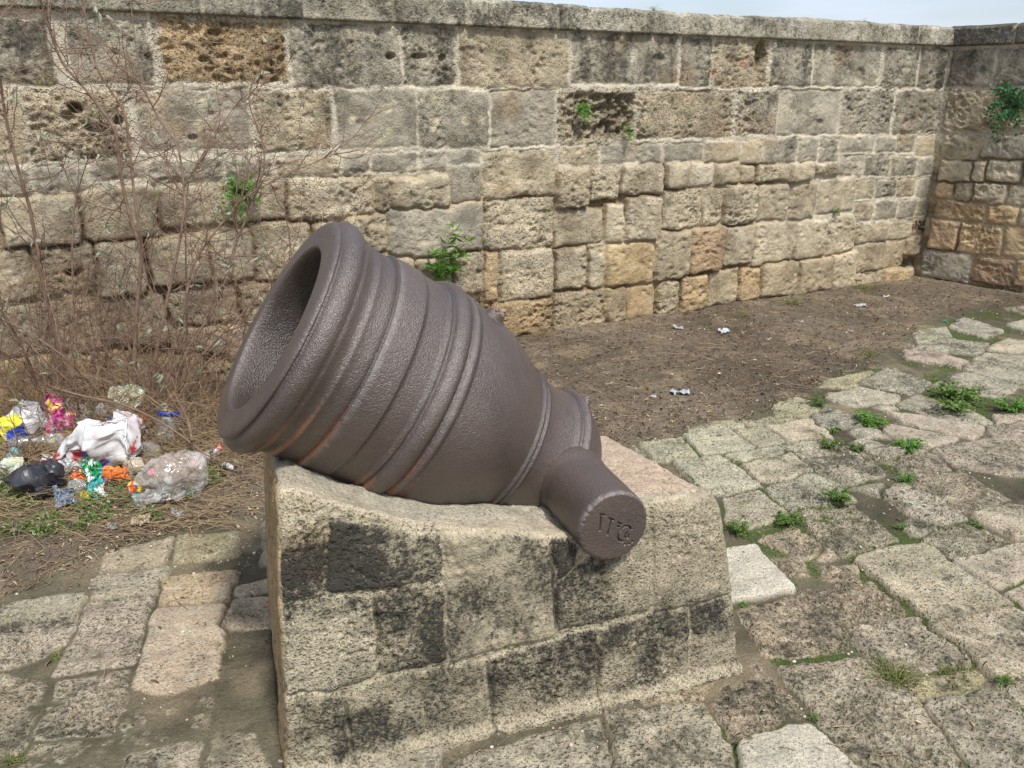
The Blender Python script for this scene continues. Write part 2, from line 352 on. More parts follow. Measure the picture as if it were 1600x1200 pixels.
def uvquads(L, right, rub, rng):
    out = []
    for x0, y0, x1, y1, t, ro, li in L:
        xm, ym = (x0 + x1) / 2, (y0 + y1) / 2
        ua, ub = wall_uv(x0, ym, right)[0], wall_uv(x1, ym, right)[0]
        if right:
            za, zb = wall_uv(xm, y0, right)[1], wall_uv(xm, y1, right)[1]
        else:
            za, zb = wall_uv(xm, y0, right)[1], wall_uv(xm, y1, right)[1]
        j = lambda: rng.uniform(-1, 1) * (.012 if rub > .5 else .004)
        P = [(ua + j(), zb + j()), (ub + j(), zb + j()), (ub + j(), za + j()), (ua + j(), za + j())]
        if min(ua, ub) < -9.4: P = [(max(p[0], -9.4), p[1]) for p in P]
        out.append(dict(poly=P, h=rng.uniform(-.010, .012) * (1.6 if rub > .5 else .6), rough=ro, tint=TINT[t], lich=li, rub=rub,
                        corner=.022 if rub > .5 else .012, grow=.009 if rub > .5 else .005, edge=.010 if rub > .5 else .012, dv=rng.uniform(.88, 1.12)))
    return out
def fill_quads(u0, u1, rows, rub, rng, tints):
    out = []
    for z0, z1 in rows:
        u = u0
        while u < u1 - .05:
            w = min(rng.uniform(.22, .6), u1 - u)
            out.append(dict(poly=[(u, z0), (u + w - .02, z0), (u + w - .02, z1 - .02), (u, z1 - .02)], h=rng.uniform(-.01, .012), rough=rng.uniform(.2, .7),
                            tint=TINT[rng.choice(tints)], lich=rng.uniform(.2, .5), rub=rub, corner=.03 if rub > .5 else .012, edge=.03 if rub > .5 else .012, dv=rng.uniform(.88, 1.12)))
            u += w
    return out

def build_masonry(name, quads, U, Z, right, parent, holes=(), spots=(), seedn=3, eroded=()):
    d_, n_ = (RD, RN) if right else (WD, WN)
    D, I = stones_field(U, Z, quads, None, seedn=seedn)
    H = np.array([q['h'] for q in quads] + [0]); RO = np.array([q['rough'] for q in quads] + [.3])
    RB = np.array([q['rub'] for q in quads] + [.5]); LI = np.array([q['lich'] for q in quads] + [.1]); ED = np.array([q['edge'] for q in quads] + [.02])
    TN = np.array([np.array(q['tint']) * q['dv'] for q in quads] + [MORT])
    rub_here = sstep(1.17, 1.09, Z - .02 * (fbm2(U * 2, Z * 2, 9) - .5))           # flush pale mortar above, open joints below
    if right: rub_here = sstep(1.25, 1.05, Z) * .9
    else: rub_here = rub_here * sstep(-1.3, -2.2, U) + (1 - sstep(-1.3, -2.2, U)) * sstep(.5, .3, Z) * .7
    fillj = sstep(.46, .60, fbm2(U * 2.6 + 11, Z * 3.4, seedn + 60, 3))
    rub_here0 = rub_here; rub_here = rub_here * (1 - .72 * fillj)
    ro, rb, ed = RO[I], RB[I], ED[I]
    ins = D > 0
    dome = 1 - np.exp(-np.clip(D, 0, 1) / ed)
    big = fbm2(U * 5 + 3, Z * 5, seedn + 20, 4) - .5
    fine = fbm2(U * 26, Z * 26, seedn + 30, 4) - .5
    h_st = H[I] * 1.3 + dome * (.010 + .020 * rb) + big * (.016 + .022 * rb * ro) + fine * (.006 + .014 * ro)
    w1 = worley(U * 24 + 2 * big, Z * 24, seedn + 2); w2 = worley(U * 11 + 2 * big, Z * 13, seedn + 4)
    g1 = sstep(.50 - .25 * ro, .72 - .1 * ro, fbm2(U * 7, Z * 7, seedn + 7, 3) * .9 + .1)
    pits = (sstep(.34, .1, w1) * .010 + sstep(.36, .08, w2) * .016) * g1 * (.3 + 1.2 * ro)
    h_st = h_st - pits
    mj = (fbm2(U * 18, Z * 18, seedn + 40, 4) - .5)
    h_mo = np.where(rub_here > 0, 0, 0) + (.008 + .010 * mj) * (1 - rub_here) + (-.028 + .022 * mj) * rub_here
    # chinking pebbles in the open joints
    wc = worley(U * 20, Z * 26, seedn + 50)
    h_mo = h_mo + sstep(.45, .1, wc) * .022 * rub_here * (fbm2(U * 3, Z * 3, 77) > .47)
    blend = sstep(-.004, .006, D)
    h = h_mo * (1 - blend) + h_st * blend
    for hx, hy, rx, ry, dep in holes:
        hu, hz = wall_uv(hx, hy, right); hu2, _ = wall_uv(hx + rx, hy, right); _, hz2 = wall_uv(hx, hy + ry, right)
        ru, rz = abs(hu2 - hu), abs(hz - hz2)
        r = np.sqrt(((U - hu) / ru) ** 2 + ((Z - hz) / rz) ** 2) + .9 * (fbm2(U * 16, Z * 16, 91, 3) - .5)
        h = h - dep * sstep(1.1, .5, r)
    ecol = np.zeros(U.shape)
    for (x0, y0, x1, y1, dep) in eroded:
        ua, za = wall_uv(x0, y0, right); ub, zb = wall_uv(x1, y1, right)
        e = sstep(0, .04, U - ua) * sstep(0, .04, ub - U) * sstep(0, .04, za - Z) * sstep(0, .04, Z - zb)
        ww = worley(U * 15 + 1.5 * big, Z * 13 + fine, 61); w3 = worley(U * 30, Z * 28 + fine, 62)
        h = h - e * (dep * .5 + dep * sstep(.55, .15, ww) + .02 * sstep(.5, .2, w3)); ecol = np.maximum(ecol, e)
    # colour (albedo of the stones themselves)
    col = TN[I] * (1 + .30 * (fbm2(U * 3.1, Z * 3.1, 12, 4) - .5)[..., None])
    pat = fbm2(U * 6, Z * 6, 15, 4)
    col = col * (1 - .28 * sstep(.52, .7, pat)[..., None] * np.array([.9, 1., 1.1])) + .05 * sstep(.6, .35, pat)[..., None] * np.array([1, .7, .35])
    rust = sstep(.60, .75, fbm2(U * 2.3 + 7, Z * 3, 18, 4))[..., None]
    col = col * (1 - rust * .32) + rust * .32 * np.array([.42, .26, .13])
    mortc = np.array(MORT) * (.85 + .3 * fbm2(U * 9, Z * 9, 22, 3))[..., None]
    soilc = np.array([.20, .14, .08]) * (.8 + .5 * fbm2(U * 12, Z * 12, 23, 3))[..., None]
    sandc = np.array([.43, .345, .225]) * (.8 + .4 * fbm2(U * 14, Z * 14, 25, 3))[..., None]
    mc = mortc * (1 - rub_here0[..., None]) + (sandc * fillj[..., None] + soilc * (1 - fillj[..., None])) * rub_here0[..., None]
    # mortar is smeared over the stone edges in the upper courses
    sm = sstep(.016, -.002, D - .014 * (fbm2(U * 11, Z * 11, 24, 3) - .45) * (1 - rub_here) * 2)[..., None]
    col = col * (1 - sm) + mc * sm
    if not right:
        low = sstep(.55, .1, Z)[..., None]
        col = col * (1 - low * .25) + low * .25 * np.array([.42, .29, .14])
    for sx_, sy_, r_, cc in spots:
        su, sz = wall_uv(sx_, sy_, right); rr = r_ / F_PX * np.linalg.norm(on_plane(sx_, sy_, CORNER, n_) - O)
        k = sstep(1.25, .35, np.sqrt((U - su) ** 2 + (Z - sz) ** 2) / rr + .7 * (fbm2(U * 20, Z * 20, 33, 3) - .5))[..., None]
        col = col * (1 - .75 * k) + np.array(cc) * .75 * k
    top = sstep(1.25, 1.9, Z)
    streak = fbm2(U * 9, Z * 1.2, 44, 3)
    lich = LI[I] * .75 + .18 * top * sstep(.35, .65, streak) + .25 * (fbm2(U * 2.2, Z * 2.2, 45, 3) - .5) - .05
    lich = lich * (1 - sm[..., 0] * .75)
    m3 = np.stack([np.clip(ro * .9 + .3 * ecol, 0, 1), np.clip(lich, 0, 1), np.zeros(U.shape)], -1)
    P = CORNER + U[..., None] * d_ + h[..., None] * n_; P[..., 2] += Z
    nr, nc = U.shape
    Fc = grid_faces(nr, nc)
    if right: Fc = Fc[:, ::-1]
    o = mesh_np(name, P.reshape(-1, 3), Fc, M_WALL, parent, dict(col=np.clip(col, .02, .8).reshape(-1, 3), msk=m3.reshape(-1, 3)))
    def hf(u, z):
        i = int(round((z - Z[0, 0]) / (Z[1, 0] - Z[0, 0]))); j = int(np.argmin(abs(U[0] - u)))
        return h[min(max(i, 0), nr - 1), j]
    return o, hf

rng = random.Random(4)
# --- long wall
wall = empty("stone_wall", tuple(CORNER))
tag(wall, "long weathered sandstone block wall with a flat coping, running the whole picture behind the mortar", "wall")
def child_fix(o, parent):      # world-built mesh: keep place under the parent
    o.matrix_parent_inverse = parent.matrix_world.inverted() if False else o.matrix_parent_inverse
    o.location = (-parent.location[0], -parent.location[1], -parent.location[2])
quads = uvquads(L_(top_l) + R_(top_r), False, .2, rng) + uvquads(L_(low_l) + R_(low_r), False, 1.0, rng)
umin = min(min(p[0] for p in q['poly']) for q in quads)
UL = wall_uv(0, 300)[0]
quads += fill_quads(-10.2, UL - .28, [(1.655, 1.99), (1.285, 1.655)], .2, rng, ['G', 'W']) + fill_quads(-10.2, UL - .28, [(1.12, 1.285)], .2, rng, ['G'])
quads += fill_quads(-10.2, UL - .28, [(.8, 1.12), (.5, .8), (.22, .5), (-.1, .22)], 1.0, rng, ['W', 'P'])
us = np.concatenate([np.arange(-10.2, -7.5, .02), np.arange(-7.5, -4.0, .0068), np.arange(-4.0, .06, .009)])
zs = np.arange(-.14, 2.015, .0072)
U, Z = np.meshgrid(us, zs)
holes = [(608, 88, 9, 6, .07), (655, 88, 14, 5, .05), (690, 92, 7, 9, .035), (1187, 88, 9, 26, .08), (118, 168, 12, 9, .09), (105, 182, 14, 9, .05), (150, 200, 20, 9, .06),
         (185, 190, 9, 10, .06), (140, 245, 16, 5, .07), (116, 427, 13, 8, .10), (1342, 118, 8, 12, .02), (1028, 92, 9, 7, .025), (1281, 192, 6, 6, .02),
         (300, 215, 8, 5, .03), (262, 282, 24, 5, .03), (1423, 411, 17, 11, .16)]
cy = (.60, .53, .36)
spots = [(548, 109, 11, cy), (549, 187, 8, cy), (577, 187, 8, cy), (613, 153, 6, cy), (592, 219, 8, cy), (680, 196, 11, cy), (683, 154, 12, cy), (725, 188, 8, cy),
         (750, 188, 7, cy), (607, 204, 5, cy), (608, 173, 4, cy), (984, 88, 13, (.62, .58, .46)), (315, 161, 9, cy), (70, 122, 14, (.45, .38, .2)), (790, 140, 12, cy), (930, 700, 5, cy),
         (1085, 265, 6, cy), (820, 350, 22, cy), (805, 420, 16, cy), (310, 196, 8, cy), (1160, 100, 6, (.45, .2, .12)), (1112, 115, 7, (.45, .2, .12))]
mas, HF = build_masonry("masonry", quads, U, Z, False, wall, holes, spots, 3, eroded=[(893, 143, 990, 219, .05)])
child_fix(mas, wall)

def coping(name, right, joints_px, u_end, parent, z0=1.995, z1=2.15):
    d_, n_ = (RD, RN) if right else (WD, WN)
    js = sorted([wall_uv(x, 30, right)[0] for x in joints_px])
    ulo, uhi = (0, u_end) if right else (-10.2, 0)
    js = [j for j in js if ulo + .1 < j < uhi - .03]
    x = js[0]
    while x > ulo + .5 and not right: x -= rng.uniform(.3, .6); js.insert(0, x)
    js = np.array([ulo - 1] + js + [uhi + 1])
    # cross-section: front face bottom -> top -> back, param s
    prof = [(-.02, z0), (.0, z0)] + [(.012 * 0 + .045, z0 + .004)] + [(.05, z0 + .01 + i * (z1 - z0 - .035) / 14) for i in range(15)] + \
           [(.045 - .004 * i * i, z1 - .02 + .005 * i) for i in range(4)] + [(.0 - i * .033, z1) for i in range(16)] + [(-.5, z1 - .15), (-.5, 0)]
    prof = np.array(prof)
    us = np.arange(ulo + (.0 if right else 0), uhi + (.001 if right else .05), .011)
    A, B = np.meshgrid(us, np.arange(len(prof)))
    off = prof[B, 0]; zz = prof[B, 1]
    k = np.searchsorted(js, A) ; dj = np.minimum(np.abs(A - js[np.clip(k - 1, 0, len(js) - 1)]), np.abs(js[np.clip(k, 0, len(js) - 1)] - A))
    hv = _h(k, 3, 0, 8)
    groove = -.022 * sstep(.018, .004, dj)
    ns = fbm3(np.stack([A, off, zz], -1), 9, 3, 4) - .5; nf = fbm3(np.stack([A, off, zz], -1), 40, 13, 3) - .5
    amt = (off > -.45) * 1.0
    off2 = off + amt * ((hv - .5) * .014 + groove + .018 * ns + .008 * nf)
    zz2 = zz + amt * sstep(z0 + .06, z1, zz) * ((hv - .5) * .014 + groove + .018 * ns)
    P = CORNER + A[..., None] * d_ + off2[..., None] * n_; P[..., 2] += zz2
    tint = np.array([(.37, .34, .265)]) * (.8 + .4 * _h(k, 9, 0, 4))[..., None]
    col = tint * (1 + .4 * (fbm2(A * 5, zz * 5, 3) - .5))[..., None]
    wht = sstep(.56, .7, fbm2(A * 7, zz * 3 + off * 3, 73, 4))[..., None]; col = col * (1 - wht * .6) + wht * .6 * np.array([.55, .51, .42])
    li = .50 + .55 * (fbm2(A * 4, zz * 4, 53, 3) - .5) + .2 * (right)
    li = np.where(dj < .012, .2, li)
    msk = np.stack([.45 + 0 * A, li, 0 * A], -1)
    Fc = grid_faces(*A.shape)
    if right: Fc = Fc[:, ::-1]
    o = mesh_np(name, P.reshape(-1, 3), Fc, M_WALL, parent, dict(col=col.reshape(-1, 3), msk=np.clip(msk, 0, 1).reshape(-1, 3)))
    child_fix(o, parent); return o
cj = [170, 231, 316, 400, 475, 612, 725, 867, 920, 972, 1020, 1061, 1169, 1213, 1300, 1370, 1432]
coping("coping", False, cj, 0, wall)

# --- side wall
swall = empty("side_wall", tuple(CORNER))
tag(swall, "short return wall of orange-stained sandstone blocks meeting the long wall at the corner on the right", "wall")
q2 = uvquads(R_([t[:6] + (t[6] * .75,) for t in rw]), True, .5, rng)
for q in q2: q['dv'] *= 1.28
ur = max(max(p[0] for p in q['poly']) for q in q2 if q['poly'][0][0] < 3)
q2 += fill_quads(1.35, 3.4, [(1.655, 1.99), (1.3, 1.655), (1.05, 1.3), (.82, 1.05), (.56, .82), (.28, .56), (0, .28), (-.1, 0)], .5, rng, ['W', 'O', 'P'])
U2, Z2 = np.meshgrid(np.concatenate([np.arange(-.03, 1.5, .008), np.arange(1.5, 3.4, .02)]), np.arange(-.14, 2.015, .008))
m2, _ = build_masonry("masonry", q2, U2, Z2, True, swall, [(1536, 108, 5, 7, .03), (1545, 195, 8, 6, .04), (1517, 233, 5, 4, .02)], [(1578, 108, 9, (.5, .46, .36)), (1500, 225, 6, (.4, .36, .3))], 8)
child_fix(m2, swall)
coping("coping", True, [1592], 3.4, swall)

# painted number on the wall
def strokes(name, polys, w, mat, parent, right=False, lift=.020):
    Vs, Fs = [], []
    for pl in polys:
        pts = []
        for i in range(len(pl) - 1):
            for t in np.linspace(0, 1, 5)[:-1 if i < len(pl) - 2 else None]:
                pts.append(np.array(pl[i]) * (1 - t) + np.array(pl[i + 1]) * t)
        uv = np.array([wall_uv(*p, right) for p in pts])
        d = np.gradient(uv, axis=0); d /= np.linalg.norm(d, axis=1)[:, None] + 1e-9; nn_ = np.stack([-d[:, 1], d[:, 0]], 1)
        base = len(Vs)
        d_, n_ = (RD, RN) if right else (WD, WN)
        for p, q in zip(uv, nn_):
            for s in (-1, 1):
                e = p + q * s * w * rng.uniform(.35, .6)
                hh = max(HF(e[0] + a, e[1] + b) for a in (-.012, 0, .012) for b in (-.01, 0, .01)) if not right else .03
                P = CORNER + e[0] * d_ + (hh + lift) * n_; P = P + np.array([0, 0, e[1]]); Vs.append(P)
        Fs += [(base + 2 * i, base + 2 * i + 1, base + 2 * i + 3, base + 2 * i + 2) for i in range(len(uv) - 1)]
    o = mesh_np(name, Vs, np.array(Fs), mat, parent); return o
M_BLACK = simple_mat("black_paint", (.012, .012, .012), .7, .4, 90)
zz_ = lambda L: [(1380 + x / 12, 320 + y / 12) for x, y in L]
num = strokes("painted_number", [zz_([(552, 320), (575, 300), (555, 455)]), zz_([(612, 335), (632, 308), (655, 318), (655, 350), (612, 445), (690, 445)]),
    zz_([(755, 305), (712, 318), (700, 368), (738, 368), (745, 405), (728, 440), (698, 452)]), zz_([(690, 480), (770, 465), (830, 470)]), zz_([(835, 372), (905, 380)])], .017, M_BLACK, wall)
num['label'] = "number 125 painted in black"
child_fix(num, wall)

# ------------------------------------------------------------------ mortar geometry (survey)
MC = np.array([-.60258809, 2.0211386, 1.04920455])
MA = np.array([-.77740081, -.29833422, .55375506]); MT = np.array([.34533209, -.93825268, -.02067961]); MB = np.array([.52573161, .17515305, .83242278])
RB_, TS, TL, TO, TR = .227, .890, .457, .0234, .0973
prof_out = [(.000, .232), (.000, .240), (.0005, .285), (.003, .297), (.008, .3035), (.0125, .3045), (.0145, .3015), (.018, .3015), (.0205, .3065), (.026, .3145), (.036, .3210), (.045, .3225), (.056, .3225), (.066, .319), (.072, .313),
 (.076, .3105), (.080, .311), (.088, .307), (.098, .300), (.108, .2965), (.118, .2955), (.122, .2985), (.127, .2985), (.131, .296), (.150, .2965), (.1765, .2965), (.178, .2955), (.1795, .3035), (.183, .3062), (.20, .3065), (.225, .3075),
 (.254, .3085), (.2575, .308), (.259, .3045), (.27, .304), (.290, .3035), (.318, .303), (.324, .303), (.3265, .3065), (.334, .3075), (.338, .3045), (.341, .304), (.3435, .314), (.350, .322), (.366, .3265), (.376, .3265), (.386, .3235), (.389, .315),
 (.392, .3125), (.396, .3125), (.399, .3175), (.410, .3185), (.4205, .3175), (.4225, .3125), (.43, .312), (.46, .311), (.49, .3085), (.52, .304), (.55, .297), (.58, .288), (.61, .276), (.64, .2625), (.67, .2475), (.695, .235),
 (.699, .2335), (.7005, .2385), (.709, .2385), (.711, .2315), (.718, .2305), (.720, .2345), (.727, .234), (.729, .2285), (.735, .2265), (.745, .2225), (.77, .217), (.80, .2145), (.83, .2145), (.842, .2155), (.848, .219), (.853, .2195), (.857, .2165), (.8595, .222),
 (.865, .2305), (.876, .2335), (.885, .230), (.889, .220), (.895, .217), (.905, .2145), (.925, .207), (.945, .196), (.965, .182), (.985, .163), (1.005, .137), (1.02, .108), (1.033, .07), (1.040, .03), (1.042, .0)]
bs, br = np.array([p[0] for p in prof_out]), np.array([p[1] for p in prof_out])
def body_r(s): return np.interp(s, bs[3:], br[3:])
def body_dist(P):
    s = -((P - MC) @ MA); rad = np.linalg.norm((P - MC) + s[..., None] * MA, axis=-1)
    return rad - body_r(s), s

# ------------------------------------------------------------------ plinth
PB0, PB1 = ground(445, 1215), ground(1157, 1045)
PD = (PB1 - PB0) / np.linalg.norm(PB1 - PB0); PNf = np.array([PD[1], -PD[0], 0])     # PNf faces camera
PW, PDEP = 1.306, .80
fu = np.array([-.05, .047, .163, .30, .424, .56, .70, .80, .88, .95, 1.0, 1.10, 1.173, 1.35])
fz = np.array([.775, .762, .700, .650, .606, .575, .540, .525, .54, .585, .598, .590, .585, .575])
def top_z(u, w): return np.interp(u, fu, fz) - .155 * w + .012 * (fbm2(u * 9, w * 9, 71, 3) - .5)
def box_surface(nu, nw, nz, L, r):
    """welded grid over a box surface with rounded edges"""
    Vs, Fs, base = [], [], 0
    def patch(A, B, f, flip):
        nonlocal base
        a, b = np.meshgrid(A, B); Q = f(a, b).reshape(-1, 3); fc = grid_faces(len(B), len(A)) + base
        Vs.append(Q); Fs.append(fc[:, ::-1] if flip else fc); base += len(Q)
    gu, gw, gz = (np.linspace(0, L[i], n) for i, n in enumerate((nu, nw, nz)))
    S = lambda *c: np.stack(np.broadcast_arrays(*c), -1).astype(float)
    patch(gu, gz, lambda a, b: S(a, 0 * a, b), False)
    patch(gu, gz, lambda a, b: S(a, 0 * a + L[1], b), True)
    patch(gw, gz, lambda a, b: S(0 * a, a, b), True)
    patch(gw, gz, lambda a, b: S(0 * a + L[0], a, b), False)
    patch(gu, gw, lambda a, b: S(a, b, 0 * a + L[2]), False)
    return np.concatenate(Vs), np.concatenate(Fs)
def z5(L): return [(380 + a / 2, 660 + b / 2) for a, b in L]
pst = [(z5([(112, 290), (258, 305), (250, 545), (118, 555)]), 'P', .8, .15, -.002), (z5([(262, 285), (450, 318), (625, 345), (625, 490), (270, 525)]), 'P', .6, .72, .003),
 (z5([(122, 565), (405, 535), (425, 775), (300, 830), (128, 850)]), 'P', .9, .22, .002), (z5([(408, 520), (622, 490), (642, 730), (430, 785)]), 'W', .7, .42, 0),
 (z5([(630, 345), (960, 365), (975, 650), (650, 735)]), 'W', .25, .22, .006), (z5([(968, 355), (1042, 380), (1035, 455), (975, 490)]), 'W', .6, .6, .002),
 (z5([(975, 500), (1060, 440), (1270, 250), (1270, 590), (985, 640)]), 'W', .75, .50, -.004), (z5([(1275, 235), (1500, 235), (1532, 525), (1275, 590)]), 'W', .6, .38, .004),
 (z5([(1395, 575), (1532, 530), (1560, 745), (1395, 805)]), 'W', .7, .55, .0), (z5([(1102, 645), (1390, 575), (1395, 808), (1112, 895)]), 'W', .7, .55, .003),
 (z5([(765, 735), (1098, 640), (1105, 890), (780, 985)]), 'W', .8, .66, .004), (z5([(325, 860), (430, 800), (755, 740), (775, 990), (345, 1100)]), 'W', .6, .26, 0), (z5([(128, 865), (318, 855), (345, 1105), (135, 1130)]), 'W', .7, .42, .002)]
pq = []
PBn = PNf * math.cos(.052) + np.array([0, 0, math.sin(.052)])
for poly, t, ro, li, h in pst:
    uv = []
    for x, y in poly:
        P = on_plane(x, y, PB0, PBn); uv.append((np.dot(P - PB0, PD), P[2]))
    pq.append(dict(poly=uv, h=h, rough=ro, tint=TINT[t], lich=li, corner=.012))
Vp, Fp = box_surface(330, 130, 190, (PW, PDEP, .6), 0)
Lb = np.array([PW, PDEP, .6])
r0 = .02 + .035 * sstep(.9, 1.25, Vp[:, 0]) * sstep(.3, .6, Vp[:, 2])
lo = r0[:, None] * np.array([1, 1, 0]); hi = Lb - r0[:, None]
inner = np.clip(Vp, lo, hi); dn = Vp - inner
nrm = dn / (np.linalg.norm(dn, axis=1)[:, None] + 1e-9)
Q = inner + nrm * r0[:, None]
onfront = sstep(.5, .95, -nrm[:, 1]); ontop = sstep(.5, .95, nrm[:, 2]); onleft = sstep(.5, .95, -nrm[:, 0])
zt = top_z(Q[:, 0], Q[:, 1]); zf = Q[:, 2] / .6; zr = zf * zt
uu = Q[:, 0] + zr * .065 * (1 - Q[:, 0] / PW) - zr * .165 * sstep(.55, 1, Q[:, 0] / PW) * 1.0
ww = Q[:, 1] + zr * .052 * (1 - Q[:, 1] / PDEP)
# block relief on the front
D, I = stones_field(uu[None], zr[None], pq, None, corner=.012, warp=.006, seedn=31); D, I = D[0], I[0]
Hq = np.array([q['h'] for q in pq] + [0]); TQ = np.array([q['tint'] for q in pq] + [(.46, .40, .28)]); LQ = np.array([q['lich'] for q in pq] + [.12]); RQ = np.array([q['rough'] for q in pq] + [.3])
P0 = np.stack([uu, ww, zr], -1)
bigp = fbm3(P0, 6, 3, 4) - .5; finp = fbm3(P0, 38, 8, 4) - .5
bl = sstep(-.004, .006, D)
rel = bl * (Hq[I] + .006 * (1 - np.exp(-np.clip(D, 0, 1) / .008))) + (1 - bl) * -.002
crack = np.zeros(len(uu))
for (xa, ya), (xb, yb) in [(z5([(410, 540), (428, 775)])), (z5([(318, 860), (345, 1060)])), (z5([(962, 380), (978, 640)])), (z5([(763, 740), (785, 985)])), (z5([(1102, 650), (1108, 890)]))]:
    A_ = on_plane(xa, ya, PB0, PBn); B_ = on_plane(xb, yb, PB0, PBn)
    a_ = np.array([np.dot(A_ - PB0, PD), A_[2]]); b_ = np.array([np.dot(B_ - PB0, PD), B_[2]]); e = b_ - a_
    t = np.clip(((uu - a_[0]) * e[0] + (zr - a_[1]) * e[1]) / (e @ e), 0, 1)
    dd_ = np.hypot(uu - a_[0] - t * e[0], zr - a_[1] - t * e[1]) + .012 * (fbm2(uu * 40, zr * 40, 5, 2) - .5)
    crack = np.maximum(crack, sstep(.007, .002, dd_) * sstep(0, .15, t) ** .5)
pits3 = sstep(.40, .12, worley(uu * 34, zr * 34 + ww * 34, 12)) * sstep(.42, .62, fbm3(P0, 9, 55, 3))
disp = onfront * (rel - .007 * crack) + .016 * bigp + .007 * finp - pits3 * .006 * (.4 + RQ[I])
disp = disp + (1 - onfront) * .006 * 0
# projecting mortar skirt at the foot
sk = onfront * sstep(.040, .020, zr + .02 * (fbm2(uu * 8, zr * 0, 6, 3) - .5))
disp = disp + sk * .030
# left face groove
disp = disp - onleft * .028 * sstep(.035, .008, np.abs(ww - .16 - .18 * sstep(.7, 0, zr) + .03 * (fbm2(zr * 5, ww * 0, 2) - .5)))
Pw = PB0 + uu[:, None] * PD - ww[:, None] * PNf; Pw[:, 2] = zr
NW = nrm[:, 0:1] * PD - nrm[:, 1:2] * -1 * PNf * -1
NW = nrm[:, 0:1] * PD - nrm[:, 1:2] * PNf; NW[:, 2] = nrm[:, 2]
Pw = Pw + NW * disp[:, None]
# bedding mortar packed up against the barrel
bd, bsn = body_dist(Pw)
fil = ontop * sstep(.10, .0, bd) * (bd > -.02) * (bsn < 1.0)
Pw[:, 2] += fil * .022 * (1 + .8 * (fbm2(uu * 14, ww * 14, 4, 3) - .5))
Pw[:, 2] -= .004 + .02 * (zf < .001)
colp = TQ[I] * bl[:, None] + np.array([.46, .40, .28]) * (1 - bl[:, None])
side = (1 - onfront)[:, None]
topc = np.array([.47, .40, .29]) * (1 + .35 * (fbm2(uu * 7, ww * 7, 19, 4) - .5))[:, None]
pink = (sstep(.8, .95, uu) * sstep(.06, .12, ww) * .8)[:, None]
topc = topc * (1 - pink) + np.array([.50, .37, .27]) * pink
cem = (sstep(.14, .02, bd) * .6)[:, None]; topc = topc * (1 - cem) + np.array([.36, .34, .28]) * cem
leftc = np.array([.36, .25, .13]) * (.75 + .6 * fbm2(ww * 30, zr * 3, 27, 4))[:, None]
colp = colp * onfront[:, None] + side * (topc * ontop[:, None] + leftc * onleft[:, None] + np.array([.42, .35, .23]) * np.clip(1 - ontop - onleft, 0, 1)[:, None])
colp = colp * (1 + .3 * (fbm3(P0, 4, 7, 3) - .5))[:, None] * np.array([.99, 1.0, 1.01])
colp = colp * (1 - crack[:, None] * .6 * onfront[:, None])
org = (onfront * sstep(.12, .0, np.hypot(uu - .10, (zr - .60) * 1.3) - .02))[:, None]; colp = colp * (1 - .5 * org) + .5 * org * np.array([.50, .33, .15])
lm = (LQ[I] * .60 + .21) * onfront * bl + onfront * (1 - bl) * .18 + ontop * .10 + onleft * .05 + 1.35 * (fbm3(P0, 5, 17, 5) - .5) * onfront
lm = lm + onfront * .35 * sstep(.12, .0, np.hypot(uu - .085, zr - .545) - .02) + onfront * .3 * sstep(.16, 0, np.hypot(uu - .84, zr - .22))
lm = lm - sk * .5
mosp = onfront * sstep(.16, .02, zr) * .22
mkp = np.stack([np.clip(RQ[I] * onfront + .35 * (1 - onfront), 0, 1), np.clip(lm, 0, 1), mosp], -1)
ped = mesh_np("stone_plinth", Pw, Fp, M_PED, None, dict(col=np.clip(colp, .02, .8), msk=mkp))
tag(ped, "low sandstone block plinth with black-lichened faces carrying the iron mortar", "plinth")

# ------------------------------------------------------------------ iron mortar
def iron_mat():
    m, n, l, p = newmat("rusted_cast_iron")
    co = N(n, "TexCoord").outputs['Object']
    a = N(n, "Attribute"); a.attribute_name = 'msk'
    sx = N(n, "SeparateColor"); l.new(a.outputs['Color'], sx.inputs[0])
    n5 = noise(n, l, co, 340, 2, .5); n1 = noise(n, l, co, 5, 6); n2 = noise(n, l, co, 210, 3, .6); n3 = noise(n, l, co, 60, 5, .7)
    c = mixc(n, l, mrange(n, l, n1, .35, .65, 0, 1), (.052, .034, .027, 1), (.090, .062, .050, 1))
    c = mixc(n, l, mrange(n, l, n3, .35, .7, 0, .55), c, (.050, .037, .034, 1))
    c = mixc(n, l, mrange(n, l, mth(n, l, 'ADD', n3, mth(n, l, 'MULTIPLY', sx.outputs[0], .8)), .85, 1.25, 0, .85), c, (.24, .085, .03, 1))
    c = mixc(n, l, mth(n, l, 'MULTIPLY', sx.outputs[1], .6), c, (.21, .19, .18, 1))
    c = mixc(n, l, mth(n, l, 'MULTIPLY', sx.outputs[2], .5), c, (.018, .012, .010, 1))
    c = mixc(n, l, mrange(n, l, n5, .62, .72, 0, .5), c, (.16, .13, .115, 1))
    l.new(c, p.inputs['Base Color'])
    p.inputs['Metallic'].default_value = .0
    p.inputs['Specular IOR Level'].default_value = 1.0
    l.new(mrange(n, l, n3, .3, .7, .27, .42), p.inputs['Roughness'])
    h = mth(n, l, 'ADD', mth(n, l, 'MULTIPLY', n2, 1.0), mth(n, l, 'MULTIPLY', n3, .7))
    h = mth(n, l, 'ADD', h, mth(n, l, 'MULTIPLY', n5, .9))
    b = N(n, "Bump"); b.inputs['Distance'].default_value = .0022; b.inputs['Strength'].default_value = 1.0
    l.new(h, b.inputs['Height']); l.new(b.outputs[0], p.inputs['Normal'])
    return m
M_IRON = iron_mat()
mort = empty("iron_mortar", tuple(MC))
tag(mort, "old rusty brown cast iron mortar barrel tilted muzzle-up on the stone plinth", "mortar")
